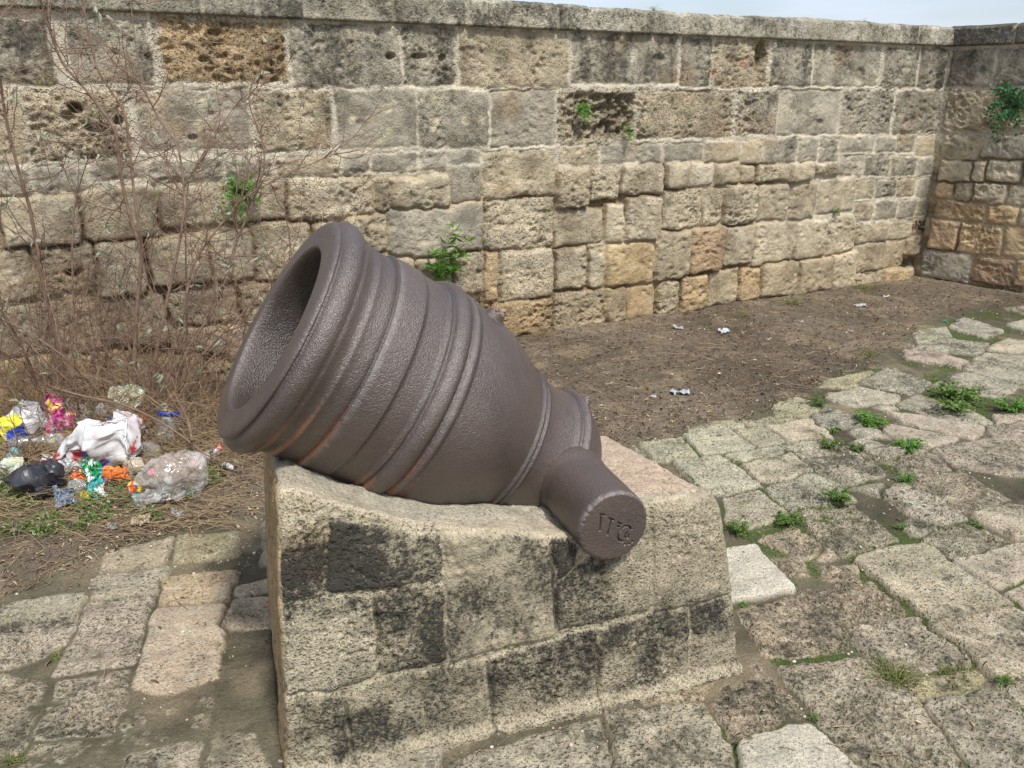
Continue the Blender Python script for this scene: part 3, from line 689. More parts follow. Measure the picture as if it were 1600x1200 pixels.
def lathe(prof, nseg=288, sub=3):
    ps = np.array(prof); out = [ps[0]]
    for i in range(len(ps) - 1):
        k = max(1, int(np.linalg.norm(ps[i + 1] - ps[i]) / .012))
        for t in range(1, k + 1): out.append(ps[i] + (ps[i + 1] - ps[i]) * t / k)
    ps = np.array(out); ph = np.linspace(0, 2 * np.pi, nseg, endpoint=False)
    return ps, ph
def lathe_mesh(name, prof, C, ax, e1, e2, mat, parent, nseg=288, bumpamp=.0012, mask=None, close=True):
    ps, ph = lathe(prof, nseg)
    S, PH = np.meshgrid(ps[:, 0], ph, indexing='ij'); Rr = np.broadcast_to(ps[:, 1][:, None], S.shape)
    base = C + S[..., None] * ax + Rr[..., None] * (np.cos(PH)[..., None] * e1 + np.sin(PH)[..., None] * e2)
    wob = (fbm3(base, 7, 5, 3) - .5) * bumpamp * 2.2 + (fbm3(base, 45, 9, 2) - .5) * bumpamp
    P = base + (wob * (Rr > .004))[..., None] * (np.cos(PH)[..., None] * e1 + np.sin(PH)[..., None] * e2)
    nr, nc = S.shape
    i = np.arange(nr - 1)[:, None] * nc + np.arange(nc)[None]; j = np.arange(nr - 1)[:, None] * nc + (np.arange(nc)[None] + 1) % nc
    Fc = np.stack([i, j, j + nc, i + nc], -1).reshape(-1, 4)
    mk = mask(S, PH, Rr) if mask else np.zeros(S.shape + (3,))
    o = mesh_np(name, (P - np.array(parent.location)).reshape(-1, 3), Fc, mat, parent, dict(msk=mk.reshape(-1, 3)))
    return o
def body_mask(S, PH, Rr):
    lowside = sstep(-.25, .7, -np.cos(PH))            # -MB side = underside
    g = np.zeros(S.shape)
    for s0, st in ((.076, .8), (.118, 1.), (.178, 1.), (.262, .6), (.327, .9), (.343, .7), (.396, 1.), (.426, .7), (.70, .7), (.735, .7), (.89, .6)):
        g = np.maximum(g, st * sstep(.009, .002, np.abs(S - s0)))
    rust = g * (.15 + .85 * lowside) * sstep(.3, .55, vn2(PH * 3, S * 6, 4) + .2) + .22 * lowside * (Rr > .24) * vn2(PH * 4, S * 9, 8)
    strk = sstep(.62, .8, vn2(PH * 30, S * 2.5, 14)) * lowside * .35
    ridge = np.zeros(S.shape)
    for s0 in (.05, .185, .37, .412, .706, .876, .333):
        ridge = np.maximum(ridge, sstep(.005, .001, np.abs(S - s0)) * .8)
    ridge = ridge * (.1 + .9 * vn2(PH * 20, S * 60, 3))
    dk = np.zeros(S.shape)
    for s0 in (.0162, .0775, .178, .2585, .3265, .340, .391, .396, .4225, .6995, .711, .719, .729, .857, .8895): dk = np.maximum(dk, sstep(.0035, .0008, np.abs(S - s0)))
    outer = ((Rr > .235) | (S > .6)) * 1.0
    return np.stack([np.clip(rust + strk, 0, 1) * outer, np.clip(ridge, 0, 1) * outer, np.maximum(dk * (S > .01) * (.5 + .5 * vn2(PH * 12, S * 40, 6)), (1 - outer) * sstep(.0, .05, S) * (Rr < .232) * 1.3)], -1)  # last channel also paints the bore's inner shade, deepening behind the lip
bore_prof = [(.55, .0), (.54, .05), (.50, .11), (.44, .135), (.42, .17), (.38, .208), (.33, .220), (.25, .2235), (.1, .2245), (.012, .2250), (.004, .227), (.001, .2295)]
full = [(s, r) for s, r in bore_prof] + list(prof_out)
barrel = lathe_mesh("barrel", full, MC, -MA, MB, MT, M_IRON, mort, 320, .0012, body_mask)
# trunnions
TC = MC - MA * TS + MB * TO
def seg_d(px, py, pl):
    d = np.full(px.shape, 1.)
    for i in range(len(pl) - 1):
        a, b = np.array(pl[i]), np.array(pl[i + 1]); e = b - a
        t = np.clip(((px - a[0]) * e[0] + (py - a[1]) * e[1]) / (e @ e), 0, 1)
        d = np.minimum(d, np.hypot(px - a[0] - t * e[0], py - a[1] - t * e[1]))
    return d
FC = TC + MT * TL
def face_uv(x, y):
    P = on_plane(890 + x / 8, 740 + y / 8, FC, MT) - FC; return (P @ MA, P @ MB)
eng = [[(400, 512), (378, 715)], [(388, 505), (440, 522)], [(522, 575), (475, 768)], [(500, 562), (552, 582)], [(602, 612), (648, 634)], [(600, 655), (622, 668)],
       [(772, 695), (745, 660), (695, 655), (650, 690), (612, 745), (602, 795), (622, 835), (665, 848)], [(712, 745), (690, 790), (728, 808), (742, 768)]]
eng = [[face_uv(*p) for p in l] for l in eng]
dots = [face_uv(*p) for p in ((692, 886), (745, 880), (785, 850))]
def trunnion(sign, engraved):
    prof = [(.10, .106), (.20, .105), (.215, .1035), (.228, .1005), (.24, .0990), (.31, .0985), (.34, .0985), (.40, .098), (.440, .0975), (.450, .0965), (.4555, .0935), (.457, .090)]
    nseg = 300
    ps, ph = lathe(prof, nseg)
    ps = np.concatenate([ps, np.stack([np.full(62, .457), np.linspace(.0885, .0001, 62)], 1)])
    S, PH = np.meshgrid(ps[:, 0], ph, indexing='ij'); Rr = np.broadcast_to(ps[:, 1][:, None], S.shape)
    dirv = np.cos(PH)[..., None] * MA + np.sin(PH)[..., None] * MB * sign
    P = TC + sign * S[..., None] * MT + Rr[..., None] * dirv
    w = (fbm3(P, 30, 3, 3) - .5)
    P = P + dirv * (w * .0018 * (S < .4569))[..., None]
    # chipped edge
    chip = sstep(.55, .75, vn2(PH * 9, S * 0, 5)) * sstep(.012, .0, np.abs(Rr - .095)) * (S > .44)
    P = P - sign * MT * (chip * .0025)[..., None]
    if engraved:
        x, y = Rr * np.cos(PH), Rr * np.sin(PH)
        dep = np.zeros(S.shape)
        for pl in eng: dep = np.maximum(dep, sstep(.0032, .0010, seg_d(x, y, pl)))
        for dx, dy in dots: dep = np.maximum(dep, sstep(.0042, .0018, np.hypot(x - dx, y - dy)))
        dep = dep * (S > .4569)
        P = P - MT * (dep * .0065)[..., None] + MT * ((fbm3(P, 60, 3, 2) - .5) * .0012 * (S > .4569))[..., None]
    nr, nc = S.shape
    i = np.arange(nr - 1)[:, None] * nc + np.arange(nc)[None]; j = np.arange(nr - 1)[:, None] * nc + (np.arange(nc)[None] + 1) % nc
    Fc = np.stack([i, j, j + nc, i + nc], -1).reshape(-1, 4)
    mk = np.zeros(S.shape + (3,)); mk[..., 1] = sstep(.006, .001, np.abs(S - .452)) * (S < .4569) * vn2(PH * 14, S * 0, 4) * 1.2
    mk[..., 0] = .15 * vn2(PH * 3, S * 8, 2)
    return mesh_np("trunnion", (P - MC).reshape(-1, 3), Fc, M_IRON, mort, dict(msk=np.clip(mk, 0, 1).reshape(-1, 3)))
tr = trunnion(1, True); tr['label'] = "near trunnion with letters engraved on its round end"
trunnion(-1, False)
def lump(name, s, ph, size, seedn, hollow=True):
    """broken stub standing on the barrel"""
    n_ = math.cos(ph) * MB + math.sin(ph) * MT; tg = np.cross(n_, MA); r = body_r(s)
    a, b = np.meshgrid(np.linspace(0, 2 * np.pi, 48, endpoint=False), np.linspace(0, 1, 22), indexing='ij')
    # profile: flare, wall, rim, broken hollow top
    rad = np.interp(b, [0, .25, .45, .7, .82, .92, 1], [1.45, 1.08, .95, .86, .7, .45, 0.001]); hgt = np.interp(b, [0, .25, .45, .7, .82, .92, 1], [-.3, .08, .55, .95, 1.0, .72 if hollow else 1.0, .62 if hollow else 1.0])
    jag = .75 + .5 * vn2(a * 2.2, b * 0 + 3, seedn)
    hh = hgt * size[2] * np.where(hgt > .3, jag, 1)
    P = MC - MA * s + n_ * (r + hh)[..., None] + MA * (rad * np.cos(a) * size[0])[..., None] + tg * (rad * np.sin(a) * size[1])[..., None]
    P = P + (fbm3(P, 60, seedn, 3) - .5)[..., None] * .006 * n_
    nc = b.shape[1]; i = np.arange(48)[:, None] * nc + np.arange(nc - 1)[None]; j = ((np.arange(48) + 1) % 48)[:, None] * nc + np.arange(nc - 1)[None]
    Fc = np.stack([i, i + 1, j + 1, j], -1).reshape(-1, 4)
    mk = np.zeros(P.shape); mk[..., 0] = .55 * (hgt > .5); mk[..., 1] = .25 * (hgt > .9)
    return mesh_np(name, (P - MC).reshape(-1, 3), Fc[:, ::-1], M_IRON, mort, dict(msk=mk.reshape(-1, 3)))
def body_at(px, s):
    best = None
    for ph in np.radians(np.arange(-60, 130, 1.)):
        n_ = math.cos(ph) * MB + math.sin(ph) * MT; P = MC - MA * s + n_ * body_r(s); v = P - O
        fw = v[1] * cp - v[2] * sp; q = (800 + F_PX * v[0] / fw, 600 - F_PX * (v[1] * sp + v[2] * cp) / fw); d = math.hypot(q[0] - px[0], q[1] - px[1])
        if n_ @ v < 0 and (best is None or d < best[0]): best = (d, P, n_)
    return best
# web rib tying the breech band to the near trunnion
_, A_w, nA = body_at((905, 713), .874); _, B_w, nB = body_at((932, 728), .915)
T_w = TC + MT * .245 - MA * .055 + MB * .088
T2w = TC + MT * .215 + MA * .05 + MB * .092
bmw = bpy.data.meshes.new("web"); import bmesh
bb = bmesh.new()
for p in (A_w + nA * .006, B_w + nB * .004, T_w, T2w, A_w - nA * .06, B_w - nB * .06, TC + MT * .2, T_w - MB * .04): bb.verts.new(tuple(p - MC))
bmesh.ops.convex_hull(bb, input=bb.verts); bmesh.ops.bevel(bb, geom=list(bb.edges), offset=.003, segments=2, affect='EDGES'); bb.to_mesh(bmw); bb.free()
bmw.materials.append(M_IRON); link(bpy.data.objects.new("web", bmw), mort)
lump("lifting_lug", .485, math.radians(9), (.026, .022, .022), 3)
lump("vent_boss", .925, math.radians(-9), (.020, .028, .030), 7)

# ------------------------------------------------------------------ ground: paving and earth
def Zs(ox, oy, k): return lambda L: [(ox + a / k, oy + b / k) for a, b in L]
ZA, ZB, ZC, ZD, ZE, ZF = Zs(1100, 850, 3.2), Zs(1000, 620, 4), Zs(1250, 460, 4.286), Zs(1300, 700, 5.333), Zs(0, 780, 2.857), Zs(600, 1000, 2.667)
pav = [ # polygon in picture, erosion, tint, height
 (ZA([(145, 30), (250, 15), (450, 240), (165, 275), (60, 290), (40, 60)]), .05, (.50, .46, .37), .014), (ZA([(180, 340), (560, 270), (700, 420), (700, 520), (320, 550)]), .9, (.42, .34, .24), .0),
 (ZA([(460, 235), (830, 190), (1000, 350), (700, 400)]), 1.3, (.36, .29, .20), -.012), (ZA([(290, 0), (640, 20), (790, 200), (430, 110)]), 1.0, (.44, .35, .25), .0),
 (ZA([(740, 60), (1100, 10), (1520, 300), (1150, 385)]), .45, (.42, .36, .25), .012), (ZA([(1250, 90), (1640, -10), (1800, 130), (1480, 225)]), .3, (.42, .35, .26), .010),
 (ZA([(1490, 235), (1800, 150), (1800, 400), (1640, 340)]), .4, (.42, .35, .26), .004), (ZA([(710, 420), (1020, 355), (1350, 590), (1090, 635), (860, 580)]), .8, (.40, .34, .25), .008),
 (ZA([(1135, 405), (1500, 310), (1800, 480), (1640, 670), (1420, 650)]), .5, (.44, .37, .26), .014), (ZA([(1000, 670), (1380, 620), (1400, 710), (1080, 760)]), .5, (.36, .31, .18), -.010),
 (ZA([(390, 630), (820, 580), (1000, 720), (1330, 1100), (900, 1200), (640, 960), (520, 800)]), .85, (.41, .35, .25), .008), (ZA([(1085, 800), (1450, 715), (1700, 1000), (1700, 1220), (1340, 1100)]), .6, (.40, .345, .25), .010),
 (ZA([(1430, 700), (1700, 690), (1900, 1100), (1650, 900)]), .6, (.36, .31, .22), .0), (ZA([(-20, 700), (230, 600), (530, 850), (330, 910), (130, 960)]), 1.1, (.38, .30, .21), .0),
 (ZA([(200, 1010), (500, 910), (640, 990), (790, 1150), (720, 1290), (130, 1290)]), .1, (.52, .47, .37), .018), (ZF([(930, 300), (1330, 260), (1420, 400), (1500, 600), (1000, 600)]), .5, (.43, .37, .27), .010),
 (ZF([(200, 545), (880, 340), (930, 520), (910, 660), (150, 660)]), .5, (.40, .35, .26), .002), (ZF([(1060, 200), (1480, 110), (1400, 240), (1080, 290)]), .8, (.36, .28, .18), .0),
 (ZB([(290, 170), (570, 150), (640, 190), (430, 215), (310, 225)]), .4, (.42, .39, .27), .012), (ZB([(0, 290), (260, 260), (370, 375), (80, 400)]), .5, (.40, .37, .25), .010),
 (ZB([(280, 240), (560, 210), (700, 320), (540, 350), (390, 370)]), .3, (.42, .39, .28), .012), (ZB([(590, 215), (780, 195), (900, 290), (740, 320)]), .4, (.38, .34, .24), .006),
 (ZB([(780, 185), (1060, 140), (1190, 250), (930, 275)]), .3, (.44, .38, .27), .010), (ZB([(640, 160), (870, 130), (1000, 130), (770, 190)]), .5, (.36, .32, .22), .002),
 (ZB([(840, 60), (960, 10), (1160, 60), (1000, 130), (860, 120)]), .5, (.38, .35, .22), .006), (ZB([(530, 370), (850, 320), (900, 365), (600, 410)]), .3, (.42, .39, .28), .010),
 (ZB([(210, 390), (520, 370), (740, 560), (560, 610), (400, 600)]), .45, (.43, .40, .29), .012), (ZB([(620, 420), (950, 365), (1080, 460), (940, 530), (730, 520)]), .3, (.43, .38, .27), .010),
 (ZB([(540, 640), (740, 600), (910, 720), (640, 830), (560, 790)]), .5, (.37, .33, .24), .004), (ZB([(790, 580), (1080, 470), (1260, 560), (1330, 640), (930, 710)]), .85, (.38, .35, .26), .004),
 (ZB([(860, 300), (1180, 265), (1250, 330), (950, 340)]), .5, (.41, .37, .27), .004), (ZB([(960, 345), (1290, 310), (1500, 470), (1280, 560), (1090, 460)]), .9, (.43, .38, .28), .004),
 (ZB([(1220, 240), (1450, 210), (1600, 270), (1430, 300)]), .5, (.44, .39, .29), .008), (ZB([(1400, 330), (1640, 300), (1750, 420), (1600, 470)]), .7, (.38, .34, .25), .0),
 (ZB([(1070, 110), (1320, 110), (1440, 180), (1200, 190), (1100, 180)]), .7, (.38, .35, .28), .002), (ZB([(1000, 720), (1330, 680), (1580, 890), (1320, 1000), (1130, 900)]), 1.2, (.38, .33, .23), -.004),
 (ZB([(750, 890), (970, 830), (1340, 1070), (1350, 1110), (900, 1090)]), 1.0, (.44, .36, .25), .002), (ZB([(1300, 570), (1520, 550), (1900, 830), (1700, 860), (1590, 790)]), .9, (.42, .38, .29), .006),
 (ZB([(1180, 20), (1560, 40), (1600, 80), (1340, 100), (1200, 90)]), .3, (.43, .39, .28), .008),
 (ZC([(70, 620), (330, 540), (560, 500), (350, 620)]), .5, (.36, .32, .20), .004), (ZC([(190, 680), (400, 630), (660, 690), (600, 760), (400, 800), (220, 770)]), .4, (.43, .39, .29), .008),
 (ZC([(370, 590), (560, 490), (900, 600), (720, 660)]), .8, (.37, .34, .26), .004), (ZC([(700, 380), (900, 390), (1120, 450), (1060, 490), (720, 430)]), .3, (.42, .33, .27), .010),
 (ZC([(640, 740), (800, 680), (1100, 760), (1290, 870), (900, 830)]), .5, (.37, .33, .25), .004), (ZC([(560, 775), (900, 835), (1250, 885), (1150, 960), (720, 870)]), .2, (.43, .345, .27), .010),
 (ZC([(600, 880), (1050, 965), (870, 1030), (560, 940)]), .2, (.45, .36, .28), .008), (ZC([(250, 940), (480, 890), (640, 970), (460, 1030)]), .5, (.43, .39, .30), .008),
 (ZC([(900, 1040), (1250, 970), (1700, 1080), (1700, 1250), (1050, 1150)]), .6, (.36, .29, .22), .004), (ZC([(1260, 890), (1600, 850), (1700, 1040), (1290, 960)]), .5, (.38, .31, .24), .006),
 (ZC([(850, 610), (1120, 520), (1480, 600), (1330, 700), (1000, 640)]), .6, (.37, .34, .26), .006), (ZC([(1100, 470), (1440, 500), (1600, 560), (1480, 620), (1130, 530)]), .5, (.39, .35, .27), .006),
 (ZC([(760, 370), (950, 300), (1250, 330), (1190, 400)]), .7, (.38, .35, .27), .002), (ZC([(770, 250), (980, 220), (1000, 280), (800, 330)]), .5, (.40, .37, .27), .004),
 (ZC([(1000, 220), (1100, 160), (1350, 240), (1240, 290)]), .5, (.39, .36, .29), .006), (ZC([(1240, 365), (1400, 300), (1700, 350), (1600, 420)]), .3, (.44, .38, .28), .008),
 (ZC([(1150, 445), (1260, 395), (1600, 430), (1600, 500)]), .5, (.40, .36, .27), .004), (ZC([(1400, 200), (1600, 150), (1700, 250), (1500, 240)]), .3, (.45, .42, .34), .008),
 (ZC([(1310, 810), (1600, 800), (1650, 850), (1320, 860)]), .4, (.43, .36, .27), .004),
 (ZD([(250, 40), (560, 20), (800, 40), (1030, 190), (650, 230), (520, 190)]), 1.2, (.35, .29, .21), -.004), (ZD([(680, 280), (1050, 180), (1450, 420), (1130, 550)]), .9, (.35, .28, .20), -.006),
 (ZD([(130, 345), (500, 320), (750, 350), (1100, 580), (800, 660), (600, 660)]), .8, (.42, .37, .28), .008), (ZD([(1130, 540), (1480, 490), (1700, 530), (1750, 760), (1500, 740)]), .4, (.44, .37, .27), .010),
 (ZD([(830, 660), (1110, 620), (1400, 760), (1330, 840), (1030, 900), (800, 790)]), 1.2, (.36, .31, .22), -.006),
 (ZE([(470, 310), (490, 240), (770, 180), (740, 280)]), .2, (.38, .32, .22), .004), (ZE([(760, 270), (800, 170), (1050, 150), (1040, 245)]), .4, (.30, .26, .16), -.008),
 (ZE([(410, 440), (440, 350), (730, 310), (700, 420)]), .5, (.38, .33, .24), .004), (ZE([(700, 490), (730, 360), (1040, 335), (1020, 450)]), .3, (.43, .33, .21), .012),
 (ZE([(1035, 440), (1045, 395), (1200, 370), (1200, 428)]), .3, (.40, .33, .23), .006), (ZE([(1000, 560), (1020, 460), (1230, 435), (1230, 580)]), .3, (.41, .33, .24), .006),
 (ZE([(-60, 490), (230, 440), (370, 430), (340, 505), (-20, 560)]), .4, (.37, .33, .24), .004), (ZE([(-100, 580), (345, 515), (300, 640), (120, 715), (-100, 750)]), 1.0, (.42, .36, .27), .004),
 (ZE([(260, 790), (400, 460), (690, 430), (600, 745)]), .7, (.38, .32, .24), .004), (ZE([(590, 855), (690, 500), (1010, 470), (960, 800), (760, 870)]), .12, (.43, .345, .25), .014),
 (ZE([(160, 1080), (240, 825), (580, 770), (520, 1060)]), .9, (.39, .33, .24), .006), (ZE([(-300, 1200), (-100, 760), (220, 830), (110, 1110)]), .9, (.31, .26, .18), -.004),
 (ZE([(530, 1160), (560, 970), (920, 900), (910, 1060)]), 1.1, (.34, .28, .19), -.002), (ZE([(490, 1300), (555, 1140), (900, 1080), (890, 1300)]), .4, (.40, .34, .25), .006),
 (ZE([(920, 1260), (940, 1060), (1100, 1020), (1180, 1260)]), .8, (.37, .32, .23), .004), (ZE([(60, 1300), (150, 1110), (500, 1090), (460, 1300)]), .7, (.33, .28, .19), -.004),
]
gq = []
for poly, er, tint, h in pav:
    P = [ground(*p)[:2] for p in poly]
    gq.append(dict(poly=P, h=h * .8, er=er, tint=tint, corner=.012))
dig = list(gq)
e1 = np.array([math.sin(math.radians(74)), math.cos(math.radians(74))]); e2 = np.array([-math.sin(math.radians(15)), math.cos(math.radians(15))])
def paved(x, y):
    """>0 inside the paved area (edge read off the picture)"""
    L = np.array([(-6, -.6), (-1.95, 2.15), (-1.74, 2.42), (-1.49, 2.72), (-1.04, 3.03), (.0, 3.48), (.60, 3.75), (1.0, 3.95), (1.43, 4.22), (1.95, 4.75), (2.6, 5.35), (3.14, 6.06), (3.6, 6.42), (4.1, 6.5), (9, 8.5)])
    yb = np.interp(x, L[:, 0], L[:, 1]); return (yb - y) * .8
r_ = random.Random(9)
v = -2.5
while v < 8.5:
    hgt = r_.uniform(.24, .36); u = -4 + r_.uniform(0, .3)
    while u < 8:
        w = r_.uniform(.24, .5)
        P = [u * e1 + v * e2, (u + w - .02) * e1 + v * e2, (u + w - .02) * e1 + (v + hgt - .02) * e2, u * e1 + (v + hgt - .02) * e2]
        u += w
        c = sum(P) / 4
        if paved(c[0], c[1]) < .02 or c[1] < .3: continue
        px = np.array([p[0] for p in P] + [c[0]] + [(P[i][0] * .5 + P[(i + 1) % 4][0] * .5) for i in range(4)]); py = np.array([p[1] for p in P] + [c[1]] + [(P[i][1] * .5 + P[(i + 1) % 4][1] * .5) for i in range(4)])
        if any((poly_sdf(px, py, q['poly']) > .01).any() for q in dig): continue
        g = r_.uniform(.82, 1.1)
        gq.append(dict(poly=P, h=r_.uniform(-.006, .01), er=r_.uniform(.2, 1.0), tint=(.39 * g, .34 * g, .25 * g), corner=.014))
    v += hgt

def ground_patch(xs, ys):
    X, Y = np.meshgrid(xs, ys)
    D, I = stones_field(X, Y, gq, None, corner=.02, warp=.008, seedn=21, grow=.0165, jw=.0065)
    H = np.array([q['h'] for q in gq] + [0]); ER = np.array([q['er'] for q in gq] + [.3]); TN = np.array([q['tint'] for q in gq] + [(.2, .15, .1)])
    er = ER[I]
    big = fbm2(X * 6, Y * 6, 2, 4) - .5; mid = fbm2(X * 19, Y * 19, 3, 4) - .5; fine = fbm2(X * 60, Y * 60, 4, 3) - .5
    # anisotropic wear furrows
    ua = X * e1[0] + Y * e1[1]; va = X * e2[0] + Y * e2[1]
    fur = fbm2(ua * 30 + 3 * mid, va * 9, 6, 3) - .5
    h = H[I] * .6 + .0055 * (1 - np.exp(-np.clip(D, 0, 1) / .004)) + big * .007 + er * (mid * .025 + fur * .009 + big * .008) + fine * (.0025 + .004 * er)
    w1 = worley(X * 22 + mid * 3, Y * 22, 5); w2 = worley(X * 45, Y * 45 + mid * 3, 6)
    g = sstep(.62 - .18 * er, .78 - .18 * er, fbm2(X * 8, Y * 8, 31, 3))
    pit = (sstep(.36, .1, w1) * .012 + sstep(.36, .12, w2) * .006) * g * (.3 + er)
    h = h - pit
    hs = -.0145 + .010 * (fbm2(X * 11, Y * 11, 41, 4) - .5) + .006 * fine        # soil level in joints
    bl = sstep(-.003, .003, D)
    pave = paved(X + .05 * 0, Y) + .14 * (fbm2(X * 3.5, Y * 3.5, 52, 3) - .5)
    h0 = np.maximum(h, hs) * bl + hs * (1 - bl)
    soilfill = sstep(.004, -.003, h - hs - .004) * bl
    # dirt that has crept over the stones
    dirt_lvl = -.013 + .012 * sstep(.05, -.12, pave) + .016 * sstep(.46, .75, fbm2(X * 2.3 + 4, Y * 2.3, 63, 3)) * np.where(X < -.3, 1.2, .7) + .010 * (mid) 
    nearped = np.zeros(X.shape)
    lu = (X - PB0[0]) * PD[0] + (Y - PB0[1]) * PD[1]; lw = -((X - PB0[0]) * PNf[0] + (Y - PB0[1]) * PNf[1])
    bxd = np.maximum(np.maximum(-lu, lu - PW), np.maximum(-lw, lw - PDEP))
    dirt_lvl = dirt_lvl + .010 * sstep(.10, .0, bxd) + .008 * sstep(.22, .02, bxd) * (lu < 0)
    dirt = sstep(.003, -.005, h0 - dirt_lvl)
    out = sstep(.03, -.05, pave)
    dirt = np.maximum(dirt, out); hd = np.maximum(h0, dirt_lvl) * (1 - out) + out * (-.004 + .030 * (fbm2(X * 2.5, Y * 2.5, 81, 4) - .5) + .012 * mid + .003 * fine)
    soil = np.clip(np.maximum(np.maximum(dirt, 1 - bl), soilfill), 0, 1)
    # trash mound rise
    hd = hd + .05 * np.exp(-(((X + 1.95) / .55) ** 2 + ((Y - 3.85) / .4) ** 2)) * out
    col = TN[I] * (1 + .36 * (fbm2(X * 7, Y * 7, 91, 4) - .5))[..., None]
    tone = sstep(.45, .7, fbm2(X * 3, Y * 3, 94, 4))[..., None]
    col = col * (1 - .25 * tone) + np.array([.30, .30, .22]) * .25 * tone
    hol = sstep(0, -.02, mid * er * .034)[..., None] * er[..., None]
    col = col * (1 - .35 * hol) + .35 * hol * np.array([.20, .18, .12])
    sc1 = np.array([.135, .108, .078]); sc2 = np.array([.105, .092, .060])
    kk = sstep(.02, -.1, pave)[..., None]
    soilc = (sc1 * kk + sc2 * (1 - kk)) * (.75 + .5 * fbm2(X * 16, Y * 16, 97, 4))[..., None] * (.40 + 1.25 * fbm2(X * 1.9, Y * 1.9, 96, 5))[..., None]
    pale_ = (sstep(.55, .72, fbm2(X * 5, Y * 5, 95, 4)) * .5)[..., None]; soilc = soilc * (1 - pale_) + pale_ * np.array([.27, .215, .14])
    col = col * (1 - soil[..., None]) + soilc * soil[..., None]
    rightside = sstep(-.2, .6, X)
    lich = (1 - soil) * (.31 + .15 * er + .60 * (fbm2(X * 4, Y * 4, 98, 3) - .5))
    lich = lich * np.where(er < .15, .3, 1)
    moss = soil * (1 - out) * sstep(.42, .60, fbm2(X * 4.5, Y * 4.5, 99, 3)) * (.15 + .42 * rightside) * sstep(.0, .1, pave)
    moss = moss + (1 - soil) * sstep(.030, .0, D) * .30 * rightside * sstep(.4, .6, fbm2(X * 6, Y * 6, 89, 3))
    moss = moss + .30 * (1 - soil) * sstep(.5, .75, fbm2(X * 1.7, Y * 1.7, 88, 3)) * rightside
    moss = moss + out * .35 * sstep(.35, -.02, np.abs(pave + .18)) * sstep(-1.6, -2.0, -np.abs(X)) * 0
    msk = np.stack([np.clip(.25 + .7 * er, 0, 1) * (1 - soil), np.clip(lich, 0, 1), np.clip(moss, 0, 1)], -1)
    return X, Y, hd, col, msk, out
xs = np.concatenate([np.arange(-3.6, -1.9, .0105), np.arange(-1.9, 2.9, .0062), np.arange(2.9, 5.6, .0105)])
ys = [.9]
while ys[-1] < 8.6: ys.append(ys[-1] + .0058 * max(1, ys[-1] / 2.2) ** 1.2)
ys = np.array(ys)
X, Y, HG, CG, MG, OUT = ground_patch(xs, ys)
def gh(x, y):
    i = int(np.clip(np.searchsorted(ys, y), 0, len(ys) - 1)); j = int(np.clip(np.searchsorted(xs, x), 0, len(xs) - 1)); return float(HG[i, j])
Fg = grid_faces(len(ys), len(xs))
c = Fg.mean(1); fx = X.ravel()[Fg[:, 0]]; fy = Y.ravel()[Fg[:, 0]]
fo = OUT.ravel()[Fg].mean(1) > .5
behind = ((np.stack([fx, fy], 1) - CORNER[:2]) @ WN[:2] < -.05)
vis = (np.abs(fx) < .78 * fy + 1.1) & ~behind
PG = np.stack([X, Y, HG], -1).reshape(-1, 3)
def sub_mesh(name, sel, mat, label=None):
    f = Fg[sel]; uq, inv = np.unique(f, return_inverse=True)
    o = mesh_np(name, PG[uq], inv.reshape(-1, 4), mat, None, dict(col=np.clip(CG.reshape(-1, 3)[uq], .01, .8), msk=MG.reshape(-1, 3)[uq]))
    tag(o, kind='structure'); return o
sub_mesh("pavement", vis & ~fo, M_PAVE)
sub_mesh("earth_path", vis & fo, M_SOIL)
# wide ground sheet under and beyond
gv = np.array([(-400, -400, -.12), (400, -400, -.12), (400, 400, -.12), (-400, 400, -.12)])
g = mesh_np("ground", gv, np.array([(0, 1, 2, 3)]), M_SOIL, None, dict(col=np.tile([.30, .26, .19], (4, 1)), msk=np.tile([.3, .2, .1], (4, 1))))
tag(g, kind='structure')


# ------------------------------------------------------------------ plant and litter helpers
def tubes(paths, sides=5):
    """paths: list of (pts (n,3), r0, r1) -> V, F"""
    Vs, Fs, base = [], [], 0
    for pts, r0, r1 in paths:
        pts = np.asarray(pts, float); n = len(pts)
        t = np.gradient(pts, axis=0); t /= np.linalg.norm(t, axis=1)[:, None] + 1e-12
        ref = np.array([.3, .2, .93]) if abs(t[0][2]) < .9 else np.array([1., .1, 0])
        a = np.cross(t, ref); a /= np.linalg.norm(a, axis=1)[:, None] + 1e-12; b = np.cross(t, a)
        r = np.linspace(r0, r1, n)[:, None, None]
        an = np.linspace(0, 2 * np.pi, sides, endpoint=False)
        ring = pts[:, None] + r * (np.cos(an)[None, :, None] * a[:, None] + np.sin(an)[None, :, None] * b[:, None])
        Vs.append(ring.reshape(-1, 3))
        i = np.arange(n - 1)[:, None] * sides + np.arange(sides)[None]; j = np.arange(n - 1)[:, None] * sides + (np.arange(sides)[None] + 1) % sides
        Fs.append(np.stack([i, j, j + sides, i + sides], -1).reshape(-1, 4) + base); base += n * sides
    return np.concatenate(Vs), np.concatenate(Fs)
